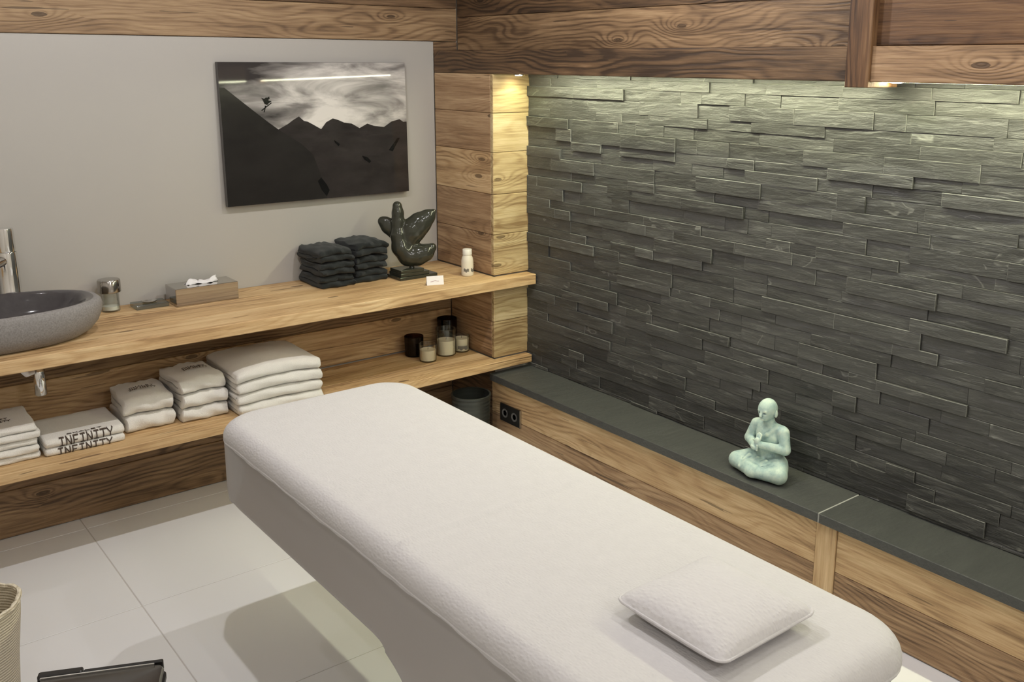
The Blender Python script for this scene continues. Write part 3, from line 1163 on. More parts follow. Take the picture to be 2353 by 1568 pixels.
def lettering(text, x0, x1, v0, v1, surf, stroke, parent, lift=0.0008):
    """stroke letters mapped by surf(x, v) -> (point, normal)"""
    V, F = [], []
    n = len(text)
    cw = (x1 - x0) / n
    for i, ch in enumerate(text):
        for (a, b) in GL[ch]:
            A = np.array([x0 + cw * (i + 0.08 + 0.78 * a[0]), v0 + (v1 - v0) * a[1]])
            B = np.array([x0 + cw * (i + 0.08 + 0.78 * b[0]), v0 + (v1 - v0) * b[1]])
            d = (B - A) / (np.linalg.norm(B - A) + 1e-9)
            pn = np.array([-d[1], d[0]]) * stroke / 2
            A2, B2 = A - d * stroke / 2, B + d * stroke / 2
            m_ = 5
            for k in range(m_):
                c = A2 + (B2 - A2) * k / (m_ - 1)
                for sgn in (1, -1):
                    q = c + pn * sgn
                    p, nn = surf(q[0], q[1])
                    V.append(tuple(np.array(p) + np.array(nn) * lift))
            b0 = len(V) - 2 * m_
            for k in range(m_ - 1):
                F.append((b0 + 2 * k, b0 + 2 * k + 1, b0 + 2 * k + 3, b0 + 2 * k + 2))
    o = obj('lettering', V, F, EMBROID, parent)
    so_ = o.modifiers.new('thick', 'SOLIDIFY')
    so_.thickness = 0.0008
    so_.offset = 0
    return o


ORD = {1: ['the only one'], 2: ['lower', 'upper'], 3: ['bottom', 'middle', 'top'], 4: ['bottom', 'second from bottom', 'third from bottom', 'top'], 5: ['bottom', 'second from bottom', 'middle', 'second from top', 'top']}


def towel_stack(x0, x1, yf, yb, z, heights, mat, what, group, layers=2, dome=0.0, seed=0, jitter=0.003, rough=0.0025, topdome=None, curl=0.0, rot=None, nb=1):
    objs = []
    zz = z
    n = len(heights)
    for k, h in enumerate(heights):
        dm = dome / n
        if topdome is not None and k == n - 1:
            dm = topdome
        V, F = towel_mesh((x1 - x0), yb - yf, h, layers, dm, seed + k, nb=nb, rough=rough, curl=curl)
        # sit on the domed towel beneath
        if k > 0:
            pd = dome * k / n
            V2 = []
            for (x, y, q) in V:
                u = x / ((x1 - x0) / 2)
                V2.append((x, y, q + (pd * max(0, 1 - u * u) * (0.35 + 0.65 * math.sin(math.pi * min(1, max(0, y) / (yb - yf) + 0.1))) if pd else 0)))
            V = V2
        o = obj('folded_towel', V, F, mat, None, True)
        o.location = ((x0 + x1) / 2 + random.uniform(-jitter, jitter), yf + random.uniform(-jitter, jitter), zz)
        o.rotation_euler = (0, 0, (rot[k] if rot else 0) + random.uniform(-0.02, 0.02))
        tag(o, '%s folded %s' % (ORD[n][k], what) if n > 1 else what, 'towel', group)
        objs.append(o)
        zz += h + rough * 1.35
    return objs


towel_stack(-0.708, -0.556, -0.238, -0.028, ZS, [0.045, 0.046, 0.047], TOWEL_B, 'black towel of the left black stack', 'black towels on the upper shelf', 2, 0.012, 11, 0.004, 0.0055, nb=2)
towel_stack(-0.536, -0.388, -0.222, -0.022, ZS, [0.046, 0.048, 0.053], TOWEL_B, 'black towel of the black stack beside the sculpture', 'black towels on the upper shelf', 2, 0.014, 21, 0.004, 0.0055, nb=2)

# ivory towels on the lower shelf
A = towel_stack(-2.045, -1.832, -0.425, -0.20, ZLS, [0.022, 0.023, 0.022, 0.023, 0.022], TOWEL_W, 'thin ivory towel of the leftmost stack', 'ivory towels on the lower shelf', 2, 0.0, 31, 0.005, 0.0015)
Bs = towel_stack(-1.822, -1.568, -0.436, -0.205, ZLS, [0.026, 0.031], TOWEL_W, 'ivory mat with large brown lettering on its front edge', 'ivory towels on the lower shelf', 2, 0.0, 41, 0.001, 0.0008)
C_ = towel_stack(-1.550, -1.380, -0.388, -0.175, ZLS, [0.056, 0.058], TOWEL_W, 'ivory towel of the stack of two beside the lettered mats', 'ivory towels on the lower shelf', 2, 0.012, 51, 0.003, 0.0038, None, 0.0, (0.0, -0.03))
D_ = towel_stack(-1.356, -1.186, -0.408, -0.185, ZLS, [0.046, 0.051, 0.050], TOWEL_W, 'ivory towel of the stack of three', 'ivory towels on the lower shelf', 2, 0.010, 61, 0.004, 0.0038, None, 0.0, (0.0, 0.02, 0.03))
E_ = towel_stack(-1.172, -0.834, -0.472, -0.150, ZLS, [0.038, 0.038, 0.039, 0.042], TOWEL_W, 'ivory bath towel in the large stack of four', 'ivory towels on the lower shelf', 2, 0.030, 71, 0.004, 0.0025)


def front_surf(h):
    R = h / 2

    def f(x, v):
        z = min(max(v, 0.0005), 2 * R + 0.02)
        if z <= R * 1.98:
            c = (z - R) / R
            y = R - R * math.sqrt(max(0.0, 1 - c * c))
            nn = np.array([0, -math.sqrt(max(0.0, 1 - c * c)), c])
            return (x, y - 0.0006, z), nn
        ex = z - R * 1.98
        return (x, R + ex, h), np.array([0, 0, 1.0])
    return f


lettering('INFINITY', -0.090, 0.086, 0.0010, 0.0215, front_surf(0.026), 0.0034, Bs[0], 0.0016)
lettering('INFINITY', -0.085, 0.090, 0.003, 0.0285, front_surf(0.031), 0.0034, Bs[1], 0.0016)


def top_surf(o_, h, ylo, dome, w_, d):
    def f(x, v):
        u = x / (w_ / 2)
        z = h + dome * (1 - u * u) * (0.35 + 0.65 * math.sin(math.pi * min(1, v / d + 0.1)))
        return (x, v, z + 0.0035), np.array([0, 0, 1.0])
    return f


lettering('CHALET', -0.055, 0.060, 0.016, 0.024, lambda x, v: ((x, v + 0.004, 0.0318), np.array([0, 0, 1.0])), 0.0020, Bs[1], 0.0008)
lettering('CHALET', -0.045, 0.040, 0.085, 0.097, top_surf(C_[1], 0.058, 0, 0.018, 0.172, 0.213), 0.0022, C_[1])
lettering('INFINITY', -0.050, 0.045, 0.066, 0.079, top_surf(C_[1], 0.058, 0, 0.018, 0.172, 0.213), 0.0022, C_[1])
lettering('CHALET', -0.038, 0.050, 0.105, 0.117, top_surf(D_[2], 0.050, 0, 0.017, 0.178, 0.223), 0.0022, D_[2])
lettering('INFINITY', -0.042, 0.052, 0.086, 0.099, top_surf(D_[2], 0.050, 0, 0.017, 0.178, 0.223), 0.0022, D_[2])
lettering('CHALET', -0.01, 0.07, 0.215, 0.228, top_surf(E_[3], 0.042, 0, 0.053, 0.338, 0.322), 0.0022, E_[3])
lettering('INFINITY', -0.015, 0.075, 0.195, 0.208, top_surf(E_[3], 0.042, 0, 0.053, 0.338, 0.322), 0.0022, E_[3])
lettering('CHALET', -0.045, 0.040, 0.105, 0.117, lambda x, v: ((x, v, 0.0236), np.array([0, 0, 1.0])), 0.0022, A[4])
lettering('INFINITY', -0.050, 0.045, 0.080, 0.093, lambda x, v: ((x, v, 0.0236), np.array([0, 0, 1.0])), 0.0022, A[4])

# ------------------------------------------------------------------ sculpture
sc = empty('sculpture', (-0.283, -0.235, ZS), 'dark polished abstract winged stone sculpture on a stepped black base', 'sculpture')
DX = 0.0


def scf(X, Y, Z):
    def P(cx_, cy_, y=0.0):
        return ((cx_ - 560) / 3540.0, y, (1130 - cy_) / 3540.0)

    def chain(pts, flat_=1.0, k=0.008, y=0.0):
        d = None
        for (a, b) in zip(pts[:-1], pts[1:]):
            q = s_cap(X, (Y - y) * flat_, Z, P(a[0], a[1]), P(b[0], b[1]), a[2] / 3540.0, b[2] / 3540.0)
            d = q if d is None else smin(d, q, k)
        return d
    post = chain([(410, 195, 72), (415, 300, 88), (415, 440, 100), (420, 640, 120)], 1.1)
    body = chain([(420, 640, 120), (455, 830, 150), (560, 960, 160)], 0.95)
    wing = chain([(540, 740, 165), (640, 570, 190), (750, 465, 168), (870, 365, 112), (955, 290, 42)], 1.4, 0.012, 0.004)
    bowl = chain([(560, 960, 165), (700, 950, 165), (820, 920, 130), (920, 845, 70)], 1.15, 0.012)
    lobe = chain([(380, 620, 120), (270, 510, 120), (205, 450, 88), (170, 430, 55)], 1.5, 0.01, 0.02)
    d = smin(body, post, 0.012)
    d = smin(d, wing, 0.007)
    d = smin(d, bowl, 0.010)
    d = smin(d, lobe, 0.006)
    # carved crease between wing and bowl, and the flat facet cut on the bowl tip
    cut = s_cap(X, Y, Z, P(700, 740, -0.06), P(1100, 745, -0.02), 0.003, 0.018)
    d = smax(d, -cut, 0.006)
    return d


V, F = surface_net(scf, (-0.17, -0.085, -0.02), (0.165, 0.09, 0.34), 0.0036)
o = obj('figure', V, F, SERP, sc, True)
o.location = (-0.01, 0.008, 0.046)
o.rotation_euler = (0, 0, math.radians(-30.8))
for lo, hi in (((-0.088, -0.052, 0.0), (0.098, 0.064, 0.013)), ((-0.080, -0.044, 0.0132), (0.062, 0.056, 0.027)), ((-0.078, -0.042, 0.0272), (0.036, 0.052, 0.041))):
    box('plinth_slab', lo, hi, SERP, sc, 0.0012)
V, F = lathe([(0.012, 0.041), (0.010, 0.046), (0.012, 0.058)], 16)
obj('pin', V, F, SERP, sc, True)

# card and bottle
card = empty('name_card', (-0.291, -0.437, ZS), 'small white printed card standing at the front of the shelf', 'card', rz=math.radians(-20))
V = [(-0.036, 0, 0.0), (0.036, 0, 0.0), (0.036, 0.010, 0.037), (-0.036, 0.010, 0.037), (-0.036, 0.022, 0.0), (0.036, 0.022, 0.0)]
o = obj('folded_card', V, [(0, 1, 2, 3), (3, 2, 5, 4)], PAPER, card)
so = o.modifiers.new('thick', 'SOLIDIFY')
so.thickness = 0.0006
V, F = tube([(-0.020, 0.0035, 0.014), (-0.010, 0.0037, 0.015), (0.0, 0.0048, 0.019), (0.010, 0.0037, 0.015), (0.016, 0.0038, 0.015)], 0.0012, 6)
obj('printed_mark', V, F, PINK, card)

bt = empty('lotion_bottle', (-0.078, -0.362, ZS), 'small creamy white lotion bottle standing in front of the wooden jamb', 'bottle')
V, F = lathe([(0.024, 0.0), (0.0265, 0.003), (0.027, 0.012), (0.0265, 0.065), (0.024, 0.080), (0.0195, 0.090), (0.0185, 0.093)], 32)
obj('body', V, F, plain('bottle_cream', (0.74, 0.69, 0.57), 0.35), bt, True)
V, F = lathe([(0.0205, 0.0935), (0.0208, 0.095), (0.0205, 0.116), (0.019, 0.118), (0.0, 0.1185)], 32, cap1=False)
obj('cap', V, F, plain('bottle_cap', (0.80, 0.77, 0.68), 0.3), bt, True)
V, F = [], []
for k in range(13):
    a = math.radians(-160 + k * 10)
    for z in (0.020, 0.034):
        V.append((0.0272 * math.cos(a), 0.0272 * math.sin(a), z + 0.003 * math.sin(k * 1.9)))
for k in range(12):
    if k not in (5, 6):
        F.append((2 * k, 2 * k + 2, 2 * k + 3, 2 * k + 1))
obj('label', V, F, LABEL_M, bt)

# ------------------------------------------------------------------ candles
def candle(x, y, r, h, fill, gm, wm, lab, label_band=False):
    c = empty('candle', (x, y, ZLS), lab, 'candle', 'glass candles on the lower shelf')
    V, F = lathe([(r * 0.88, 0.0), (r * 0.95, 0.003), (r, h), (r - 0.0012, h + 0.0012), (r - 0.0026, h), (r * 0.93 - 0.0026, 0.006), (0.0, 0.0055)], 32, cap1=False)
    obj('glass', V, F, gm, c, True)
    V, F = lathe([(r * 0.93 - 0.003, 0.0062), (r * 0.965 - 0.0032, fill), (0.0, fill - 0.001)], 32, cap1=False)
    obj('wax', V, F, wm, c, True)
    V, F = tube([(0, 0, fill - 0.001), (0.001, 0, fill + 0.008)], 0.0009, 6)
    obj('wick', V, F, BLACKP if wm is WAX else WAX, c)
    if label_band:
        V, F = [], []
        for k in range(9):
            a = math.radians(-150 + k * 9)
            rr = r * 0.985 + 0.0006
            V += [(rr * math.cos(a), rr * math.sin(a), 0.016 + 0.004 * math.sin(k * 1.7)), (rr * math.cos(a), rr * math.sin(a), 0.032)]
        for k in range(8):
            F.append((2 * k, 2 * k + 2, 2 * k + 3, 2 * k + 1))
        obj('label', V, F, LABEL_M, c)
    return c


candle(-0.246, -0.292, 0.040, 0.078, 0.052, GLASS, WAX, 'cream candle in a small clear glass nearest the shelf front')
candle(-0.131, -0.262, 0.046, 0.122, 0.070, GLASS, WAX, 'cream candle in the tall clear glass in the middle')
candle(-0.045, -0.258, 0.038, 0.074, 0.062, GLASS, WAX, 'short cream candle with a small dark label next to the jamb', True)
candle(-0.252, -0.185, 0.043, 0.090, 0.060, GLASS_D, WAX_D, 'dark glass candle at the left back of the candle group')
candle(-0.062, -0.166, 0.046, 0.138, 0.090, GLASS_D, WAX_D, 'tall dark glass candle at the very back by the corner')

# ------------------------------------------------------------------ socket
so_ = empty('power_socket', (-0.0005, -0.575, 0.128), 'black double wall socket in the wooden bench front', 'socket')
box('plate', (-0.008, -0.072, 0.0), (0.0, 0.072, 0.081), plain('anthracite', (0.016, 0.015, 0.014), 0.3), so_, 0.0015)
box('edge_trim', (-0.009, -0.0755, 0.0), (0.0, -0.0725, 0.081), STEEL, so_)
for yy in (-0.034, 0.034):
    V, F = lathe([(0.0, 0.0), (0.012, 0.0), (0.016, 0.003), (0.020, 0.003), (0.020, 0.0)], 28, cap0=False)
    rg = obj('socket_ring', [(-0.0082 - v[2] * 0.6, v[0] + yy, v[1] + 0.041) for v in V], F, GREYP, so_, True)
    for dz in (-0.0065, 0.0065):
        V, F = lathe([(0.0022, 0.0), (0.0022, 0.0006), (0.0, 0.0007)], 10, cap1=False)
        obj('pin_hole', [(-0.0084 - v[2], v[0] + yy + dz, v[1] + 0.041) for v in V], F, BLACKP, rg)

# ------------------------------------------------------------------ ribbed waste bin in the corner
wbn = empty('waste_bin', (-0.128, -0.452, 0.0), 'round dark ribbed waste bin on the floor in the shelf corner', 'waste bin')
prof = [(0.074, 0.0)]
z = 0.004
k = 0
while z < 0.245:
    rr = 0.075 + 0.010 * z / 0.26
    prof += [(rr, z), (rr + 0.0022, z + 0.004), (rr + 0.0022, z + 0.009), (rr, z + 0.013)]
    z += 0.0165
prof += [(0.084, 0.252), (0.084, 0.256), (0.081, 0.256), (0.074, 0.01), (0.0, 0.009)]
V, F = lathe(prof, 48, cap1=False)
obj('body', V, F, BINM, wbn, True)
V, F = lathe([(0.0845, 0.252), (0.088, 0.254), (0.088, 0.262), (0.084, 0.264), (0.080, 0.262), (0.0805, 0.254)], 48, cap0=False, cap1=False)
obj('rim', V, F, BINM, wbn, True)

# ------------------------------------------------------------------ massage table
TX0, TX1, TY0, TY1 = -1.520, -0.903, -3.025, -1.180
TCX, TCY = (TX0 + TX1) / 2, (TY0 + TY1) / 2
mt = empty('massage_table', (TCX, TCY, 0.0), 'white sculpted massage table covered with a textured white sheet', 'massage table')


def rrect(hx, hy, r, n=10):
    P = []
    for cx_, cy_, a0 in ((hx - r, hy - r, 0), (-hx + r, hy - r, 90), (-hx + r, -hy + r, 180), (hx - r, -hy + r, 270)):
        for k in range(n + 1):
            a = math.radians(a0 + 90 * k / n)
            P.append((cx_ + r * math.cos(a), cy_ + r * math.sin(a)))
    return P


def densify(P, step):
    out_ = []
    for i, p in enumerate(P):
        q = P[(i + 1) % len(P)]
        L = math.hypot(q[0] - p[0], q[1] - p[1])
        n = max(1, int(L / step))
        for k in range(n):
            out_.append((p[0] + (q[0] - p[0]) * k / n, p[1] + (q[1] - p[1]) * k / n))
    return out_


hx, hy = (TX1 - TX0) / 2, (TY1 - TY0) / 2
ZT, ZH = 0.700, 0.648
prof = []      # inset, z : from the hem up over the rounded edge to the top
prof += [(0.030, ZH - 0.004), (0.016, ZH - 0.002), (0.013, ZH), (0.010, ZH + 0.004)]
Rm = 0.046
for a in np.linspace(-20, 90, 12):
    A = math.radians(a)
    prof.append((Rm - Rm * math.cos(A), ZT - Rm + Rm * math.sin(A)))
for ins in (0.07, 0.12, 0.19, 0.25):
    prof.append((ins, ZT + 0.001))
base = densify(rrect(hx, hy, 0.10), 0.03)
n = len(base)
V, F = [], []
bx = np.array(base)
# outward normals of the plan outline for even insets
for i, (ins, z) in enumerate(prof):
    rc = max(0.10 - ins * 0.5, 0.02)
    ring = densify(rrect(hx, hy, 0.10), 0.03)
    for (x, y) in ring:
        # inset by scaling each half extent
        fx = (hx - ins) / hx
        fy = (hy - ins) / hy
        wob = 0.0022 * math.sin(x * 41 + y * 17) + 0.0016 * math.sin(y * 63 + 1.3) if i < 5 else 0.0
        V.append((x * fx + (wob if abs(x) > hx * 0.9 else 0), y * fy, z + (wob if i < 4 else 0)))
for i in range(len(prof) - 1):
    for k in range(n):
        k2 = (k + 1) % n
        F.append((i * n + k, i * n + k2, (i + 1) * n + k2, (i + 1) * n + k))
F.append(tuple((len(prof) - 1) * n + k for k in range(n)))
F.append(tuple(range(n - 1, -1, -1)))
sheet = obj('sheet_cover', V, F, SHEET, mt, True)
# elastic hem under the rounded edge
hem = [(x * (hx - 0.004) / hx, y * (hy - 0.004) / hy, ZH - 0.001 + 0.0015 * math.sin(31 * y + 7 * x)) for x, y in base]
V, F = tube(hem, 0.0052, 8, True)
obj('hem', V, F, SHEET, mt, True)
# fold seam across the sheet
ys = -2.165 - TCY
V, F = [], []
for i in range(41):
    u = -1 + 2 * i / 40
    x = u * (hx - 0.016)
    zz = ZT + 0.0011 - (0 if abs(u) < 0.88 else 0.016 * ((abs(u) - 0.88) / 0.12) ** 2)
    V += [(x, ys + 0.004, zz - 0.0008), (x, ys + 0.0015, zz + 0.0042), (x, ys - 0.005, zz + 0.0032), (x, ys - 0.02, zz - 0.0006)]
for i in range(40):
    for k in range(3):
        F.append((i * 4 + k, (i + 1) * 4 + k, (i + 1) * 4 + k + 1, i * 4 + k + 1))
obj('fold_seam', V, F, SHEET, mt, True)

# moulded body: profile in (y,z), rounded plan
BX0, BX1 = -1.508 - TCX, -0.917 - TCX
BY1, BY0 = -1.158 - TCY, -3.01 - TCY


def bodyf(X, Y, Z):
    # plan
    cx_, cy_ = (BX0 + BX1) / 2, (BY0 + BY1) / 2
    qx = np.abs(X - cx_) - ((BX1 - BX0) / 2 - 0.085)
    qy = np.abs(Y - cy_) - ((BY1 - BY0) / 2 - 0.085)
    plan = np.sqrt(np.maximum(qx, 0) ** 2 + np.maximum(qy, 0) ** 2) + np.minimum(np.maximum(qx, qy), 0) - 0.085
    # slab with rounded noses, z .435 - .632
    zc, hh = 0.5335, 0.0985
    qy2 = np.abs(Y - cy_) - ((BY1 - BY0) / 2 - 0.125)
    # bottom edge of the nose is rounded more than the top
    low = Z < 0.55
    e1 = np.maximum(qy2, 0)
    slab = np.maximum(Z - 0.645, np.where(low, np.sqrt(e1 ** 2 + np.maximum(0.56 - Z, 0) ** 2) - 0.125, e1 - 0.125))
    slab = np.maximum(slab, 0.435 - Z)
    # flared pedestal
    yc = -2.60 - TCY
    u = np.clip((0.46 - Z) / 0.46, 0, 1)
    half = 0.33 + 0.24 * np.exp(-u * 7.5)
    ped = np.maximum(np.abs(Y - yc) - half, Z - 0.5)
    ped = np.maximum(ped, -Z)
    shape = smin(slab, ped * 0.8, 0.05)
    d = smax(shape, plan, 0.012)
    # scooped long sides
    sc_ = (0.27 - np.sqrt((np.abs(X - cx_) - ((BX1 - BX0) / 2 + 0.228)) ** 2 + ((Z - 0.580) * 1.0) ** 2))
    inner = np.maximum(np.abs(Y - cy_) - ((BY1 - BY0) / 2 - 0.10), 0.0)
    d = smax(d, np.maximum(sc_, -1) - 1.2 * inner, 0.008)
    return np.maximum(d, -Z)


V, F = surface_net(bodyf, (BX0 - 0.02, BY0 - 0.02, -0.012), (BX1 + 0.02, BY1 + 0.02, 0.66), 0.0105)
V[:, 2] = np.maximum(V[:, 2], 0.0)
bm = bmesh.new()
vs = [bm.verts.new(v) for v in V]
for f in F:
    bm.faces.new([vs[i] for i in f])
for _ in range(5):
    bmesh.ops.smooth_vert(bm, verts=[v for v in bm.verts if v.co.z > 0.02], factor=0.5, use_axis_x=True, use_axis_y=True, use_axis_z=True)
bm_obj('moulded_body', bm, SHELL, mt, True)

# pillow
pl = empty('cushion', (-1.184, -2.772, ZT + 0.0012), 'small square white cushion lying on the near end of the massage table', 'cushion')
PS = 0.128
NP = 40
V, F = [], []
for s in (1, -1):
    for i in range(NP + 1):
        for j in range(NP + 1):
            u, v = -1 + 2 * i / NP, -1 + 2 * j / NP
            e = max(0.0, (1 - abs(u) ** 3.2)) * max(0.0, (1 - abs(v) ** 3.2))
            hgt = e ** 0.55
            pinch = 1 - 0.035 * (1 - u * u) * abs(v) ** 6 - 0.035 * (1 - v * v) * abs(u) ** 6
            # rounded corners
            cu, cv = u * PS * (1 - 0.035 * (1 - v * v)), v * PS * (1 - 0.035 * (1 - u * u))
            rcx, rcy = abs(cu) - (PS - 0.022), abs(cv) - (PS - 0.022)
            if rcx > 0 and rcy > 0:
                L = math.hypot(rcx, rcy)
                mL = max(rcx, rcy)
                cu = math.copysign(PS - 0.022 + rcx / L * mL, cu)
                cv = math.copysign(PS - 0.022 + rcy / L * mL, cv)
            zz = 0.030 + (0.036 * hgt if s > 0 else -0.0298 * min(1, hgt * 1.15))
            zz += 0.004 * (u * u * v * v)
            V.append((cu, cv, zz))
N1 = (NP + 1) ** 2
for s in (0, 1):
    for i in range(NP):
        for j in range(NP):
            a = s * N1 + i * (NP + 1) + j
            q = (a, a + NP + 1, a + NP + 2, a + 1)
            F.append(q if s == 0 else q[::-1])
bm = bmesh.new()
vs = [bm.verts.new(v) for v in V]
for f in F:
    bm.faces.new([vs[i] for i in f])
bmesh.ops.remove_doubles(bm, verts=bm.verts, dist=0.0004)
bm_obj('cover', bm, PILLOW_M, pl, True)
edge = []
for k in range(4 * NP):
    s, q = divmod(k, NP)
    i, j = ((q, 0), (NP, q), (NP - q, NP), (0, NP - q))[s]
    edge.append(V[i * (NP + 1) + j])
VV, FF = tube(edge, 0.0027, 8, True)
obj('piping', VV, FF, PILLOW_M, pl, True)

# ------------------------------------------------------------------ meditating monk figurine
mk = empty('figurine', (0.078, -1.900, ZL), 'small pale green seated monk figurine with folded hands on the slate ledge', 'figurine', rz=math.radians(180))


def monk(X, Y, Z):
    # local: +x forward, y lateral, z up
    d = s_ell(X, Y, Z, (0.012, 0, 0.030), (0.070, 0.085, 0.031))
    S = lambda a, b, ra, rb: s_cap(X, Y, Z, a, b, ra, rb)
    for sg in (1, -1):
        d = smin(d, S((-0.012, 0.042 * sg, 0.042), (0.040, 0.088 * sg, 0.032), 0.034, 0.028), 0.012)
        d = smin(d, S((0.040, 0.086 * sg, 0.028), (0.072, -0.004 * sg, 0.026), 0.026, 0.020), 0.008)
        d = smin(d, S((0.070, 0.012 * sg, 0.040 if sg > 0 else 0.020), (0.062, -0.030 * sg, 0.044 if sg > 0 else 0.022), 0.013, 0.011), 0.004)
    d = smin(d, s_ell(X, Y, Z, (-0.020, 0, 0.078), (0.038, 0.047, 0.052)), 0.014)
    d = smin(d, s_ell(X, Y, Z, (-0.014, 0, 0.132), (0.036, 0.050, 0.044)), 0.014)
    d = smin(d, S((-0.016, -0.044, 0.160), (-0.016, 0.044, 0.160), 0.020, 0.020), 0.012)
    d = smin(d, S((-0.012, 0, 0.165), (-0.002, 0, 0.202), 0.021, 0.018), 0.008)
    # arms
    for sg in (1, -1):
        d = smin(d, S((-0.014, 0.056 * sg, 0.158), (-0.004, 0.074 * sg, 0.106), 0.0195, 0.0175), 0.007)
        d = smin(d, S((-0.004, 0.074 * sg, 0.104), (0.050, 0.010 * sg, 0.112 + 0.006 * sg), 0.0165, 0.0115), 0.006)
    # hands: one upright before the chest, the other folded beneath it
    d = smin(d, s_ell(X, Y, Z, (0.054, 0.004, 0.128), (0.010, 0.011, 0.015)), 0.005)
    d = smin(d, s_ell(X, Y, Z, (0.058, -0.004, 0.108), (0.010, 0.015, 0.010)), 0.005)
    for k, (yy, L) in enumerate(((-0.006, 0.022), (-0.001, 0.026), (0.004, 0.025), (0.009, 0.020))):
        d = smin(d, S((0.052, yy + 0.003, 0.136), (0.044, yy + 0.003, 0.136 + L * 0.75), 0.0032, 0.0028), 0.0012)
        d = smin(d, S((0.062, 0.010, 0.101 + k * 0.0055), (0.058, 0.010 - L * 0.9, 0.101 + k * 0.0055), 0.0032, 0.0028), 0.0012)
    d = smin(d, S((0.048, -0.006, 0.120), (0.056, -0.012, 0.132), 0.0035, 0.003), 0.002)
    # robe edge over one shoulder and belt folds
    d = smin(d, S((-0.004, 0.040, 0.172), (0.018, 0.014, 0.146), 0.004, 0.004), 0.008)
    d = smin(d, S((0.018, 0.014, 0.146), (0.016, -0.034, 0.108), 0.004, 0.003), 0.008)
    for k in range(3):
        yy = -0.045 + k * 0.035
        d = smin(d, S((0.030, yy, 0.058), (0.076, yy * 0.8 - 0.01, 0.030), 0.006, 0.005), 0.006)
    # head, bowed forward a little
    d = smin(d, s_ell(X, Y, Z, (0.004, 0, 0.230), (0.035, 0.0305, 0.036)), 0.004)
    d = smin(d, s_ell(X, Y, Z, (0.018, 0, 0.208), (0.018, 0.019, 0.016)), 0.006)
    d = smin(d, S((0.037, 0, 0.226), (0.0405, 0, 0.213), 0.0034, 0.0050), 0.003)
    d = smin(d, S((0.0335, -0.014, 0.230), (0.0335, 0.014, 0.230), 0.0034, 0.0034), 0.004)
    for sg in (1, -1):
        d = smin(d, s_ell(X, Y, Z, (-0.002, 0.0305 * sg, 0.219), (0.007, 0.0045, 0.013)), 0.002)
        d = smax(d, -s_ell(X, Y, Z, (0.036, 0.0115 * sg, 0.2215), (0.0060, 0.0060, 0.0030)), 0.003)
    d = smax(d, -S((0.0385, -0.007, 0.2035), (0.0385, 0.007, 0.2035), 0.0022, 0.0022), 0.002)
    d = smin(d, S((0.0345, -0.006, 0.1995), (0.0345, 0.006, 0.1995), 0.0028, 0.0028), 0.002)
    # carved creases: arms and legs
    d = smax(d, -S((0.050, 0.040, 0.060), (0.082, 0.010, 0.018), 0.002, 0.002), 0.003)
    d = smax(d, -S((0.050, -0.055, 0.056), (0.074, -0.040, 0.010), 0.002, 0.002), 0.003)
    return np.maximum(d, 0.0005 - Z)


V, F = surface_net(monk, (-0.075, -0.13, -0.006), (0.105, 0.13, 0.275), 0.0024)
V[:, 2] = np.maximum(V[:, 2], 0.0005)
o = obj('carved_figure', V, F, PATINA, mk, True)

# ------------------------------------------------------------------ things on the floor at the left
bk = empty('woven_basket', (-2.205, -1.285, 0.0), 'tall soft cream woven basket standing at the left edge', 'basket')
prof = [(0.098, 0.0), (0.104, 0.004), (0.112, 0.10), (0.124, 0.24), (0.138, 0.345), (0.141, 0.385)]
pin = [(0.136, 0.385), (0.132, 0.34), (0.118, 0.24), (0.106, 0.10), (0.098, 0.01), (0.0, 0.009)]
V, F = lathe(prof + pin, 56, 1.0, 0.8, cap1=False)
V = [(x * (1 + 0.03 * math.sin(5 * math.atan2(y, x)) * z / 0.38), y * (1 + 0.03 * math.sin(4 * math.atan2(y, x) + 1) * z / 0.38), z) for x, y, z in V]
obj('body', V, F, WEAVE, bk, True)
ring = []
for k in range(80):
    a = 2 * math.pi * k / 80
    ring.append((0.1385 * math.cos(a) * (1 + 0.03 * math.sin(5 * a)), 0.8 * 0.1385 * math.sin(a) * (1 + 0.03 * math.sin(4 * math.atan2(0.8 * math.sin(a), math.cos(a)) + 1)), 0.387 + 0.002 * math.sin(k * 1.57)))
V, F = tube(ring, 0.0062, 8, True)
obj('rolled_rim', V, F, WEAVE, bk, True)

pb = empty('pedal_bin', (-2.050, -1.870, 0.0), 'brushed steel pedal bin with black lid hinge at the bottom edge', 'bin', rz=math.radians(-24.5))
# D-shaped plan: flat back at +y, curved front
hw = 0.135


def dplan(s, r=0.016):
    P = []
    for cx_, a0 in ((hw - r, 0), (-hw + r, 90)):
        for k in range(5):
            a = math.radians(a0 + 22.5 * k)
            P.append(((cx_ + r * math.cos(a)) * s, (0.13 - r + r * math.sin(a)) * s))
    for k in range(1, 24):
        a = math.radians(180 + 180 * k / 24)
        P.append((hw * math.cos(a) * s, (0.0 + 0.15 * math.sin(a)) * s))
    return P


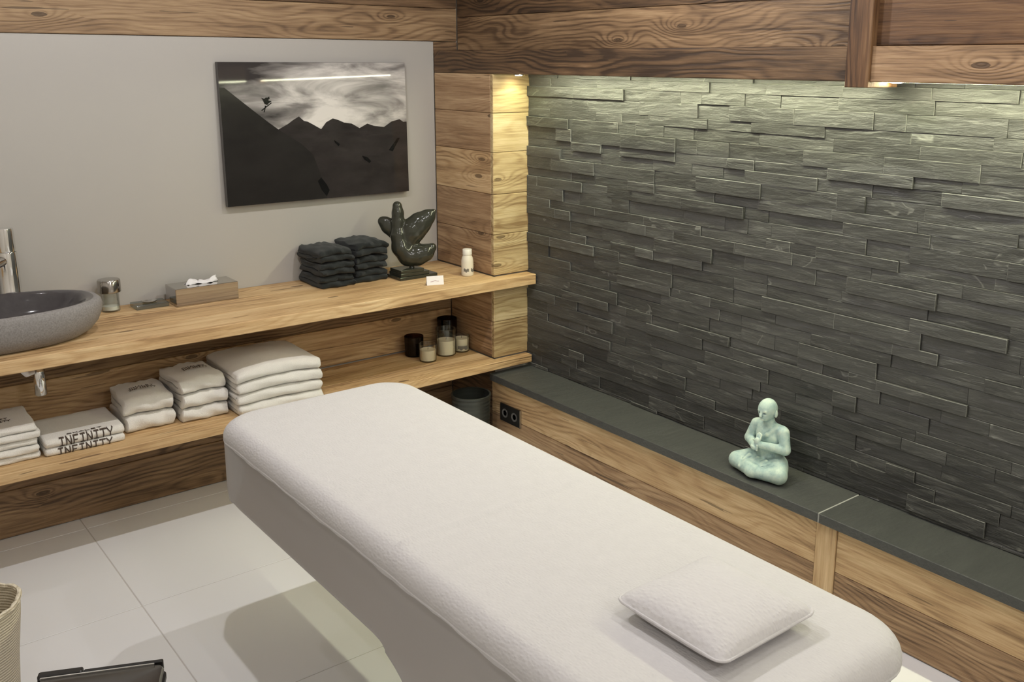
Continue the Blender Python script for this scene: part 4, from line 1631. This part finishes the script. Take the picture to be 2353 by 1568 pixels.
def dloft(rings):
    V, F = [], []
    for s, z in rings:
        V += [(x, y, z) for x, y in dplan(s)]
    n = len(dplan(1))
    for i in range(len(rings) - 1):
        for k in range(n):
            k2 = (k + 1) % n
            F.append((i * n + k, i * n + k2, (i + 1) * n + k2, (i + 1) * n + k))
    F.append(tuple(range(n - 1, -1, -1)))
    F.append(tuple((len(rings) - 1) * n + k for k in range(n)))
    return V, F


V, F = dloft([(0.97, 0.0), (0.98, 0.015)])
obj('base', V, F, BLACKP, pb)
V, F = dloft([(0.985, 0.0155), (0.985, 0.362)])
obj('body', V, F, STEEL, pb)
V, F = dloft([(1.0, 0.3625), (1.0, 0.372), (0.985, 0.374)])
obj('rim', V, F, BLACKP, pb)
V, F = dloft([(0.97, 0.3745), (0.975, 0.385), (0.95, 0.392), (0.80, 0.396), (0.5, 0.3975), (0.2, 0.398)])
lid = obj('lid', V, F, plain('dark_steel', (0.16, 0.155, 0.15), 0.22, 1.0), pb, True)
box('hinge', (-0.125, 0.122, 0.366), (-0.035, 0.142, 0.401), BLACKP, pb, 0.004, 2)
box('hinge_rail', (-0.034, 0.128, 0.372), (0.128, 0.138, 0.396), BLACKP, pb, 0.002)
box('rail_trim', (-0.118, 0.118, 0.386), (0.112, 0.1215, 0.399), CHROME, pb, 0.001)
box('pedal', (-0.03, -0.185, 0.006), (0.03, -0.13, 0.014), BLACKP, pb, 0.002)

# ------------------------------------------------------------------ ceiling downlight fittings, added fill lamps included
for k, (x, y, p) in enumerate(DOWN):
    d = empty('ceiling_downlight', (x, y, CEIL), ('recessed ceiling downlight above the far end of the massage table', 'recessed ceiling downlight between the massage table and the slate wall', 'recessed ceiling downlight between the cushion and the slate ledge', 'recessed ceiling downlight just past the near end of the massage table', 'recessed ceiling downlight above the stone basin', 'unseen fill lamp added in the ceiling left of the massage table', 'unseen fill lamp added in the ceiling nearest the left corner behind the viewer', 'unseen fill lamp added in the ceiling in the middle behind the viewer')[k], 'downlight', 'recessed downlights in the ceiling')
    V, F = lathe([(0.045, 0.0), (0.045, -0.004), (0.036, -0.006), (0.034, -0.001)], 28, cap0=False, cap1=False)
    obj('ring', V, F, CEIL_M, d, True)
    V, F = lathe([(0.034, -0.002), (0.0, -0.0022)], 24, cap0=False, cap1=False)
    obj('lens', V, F, DOWN_E, d)
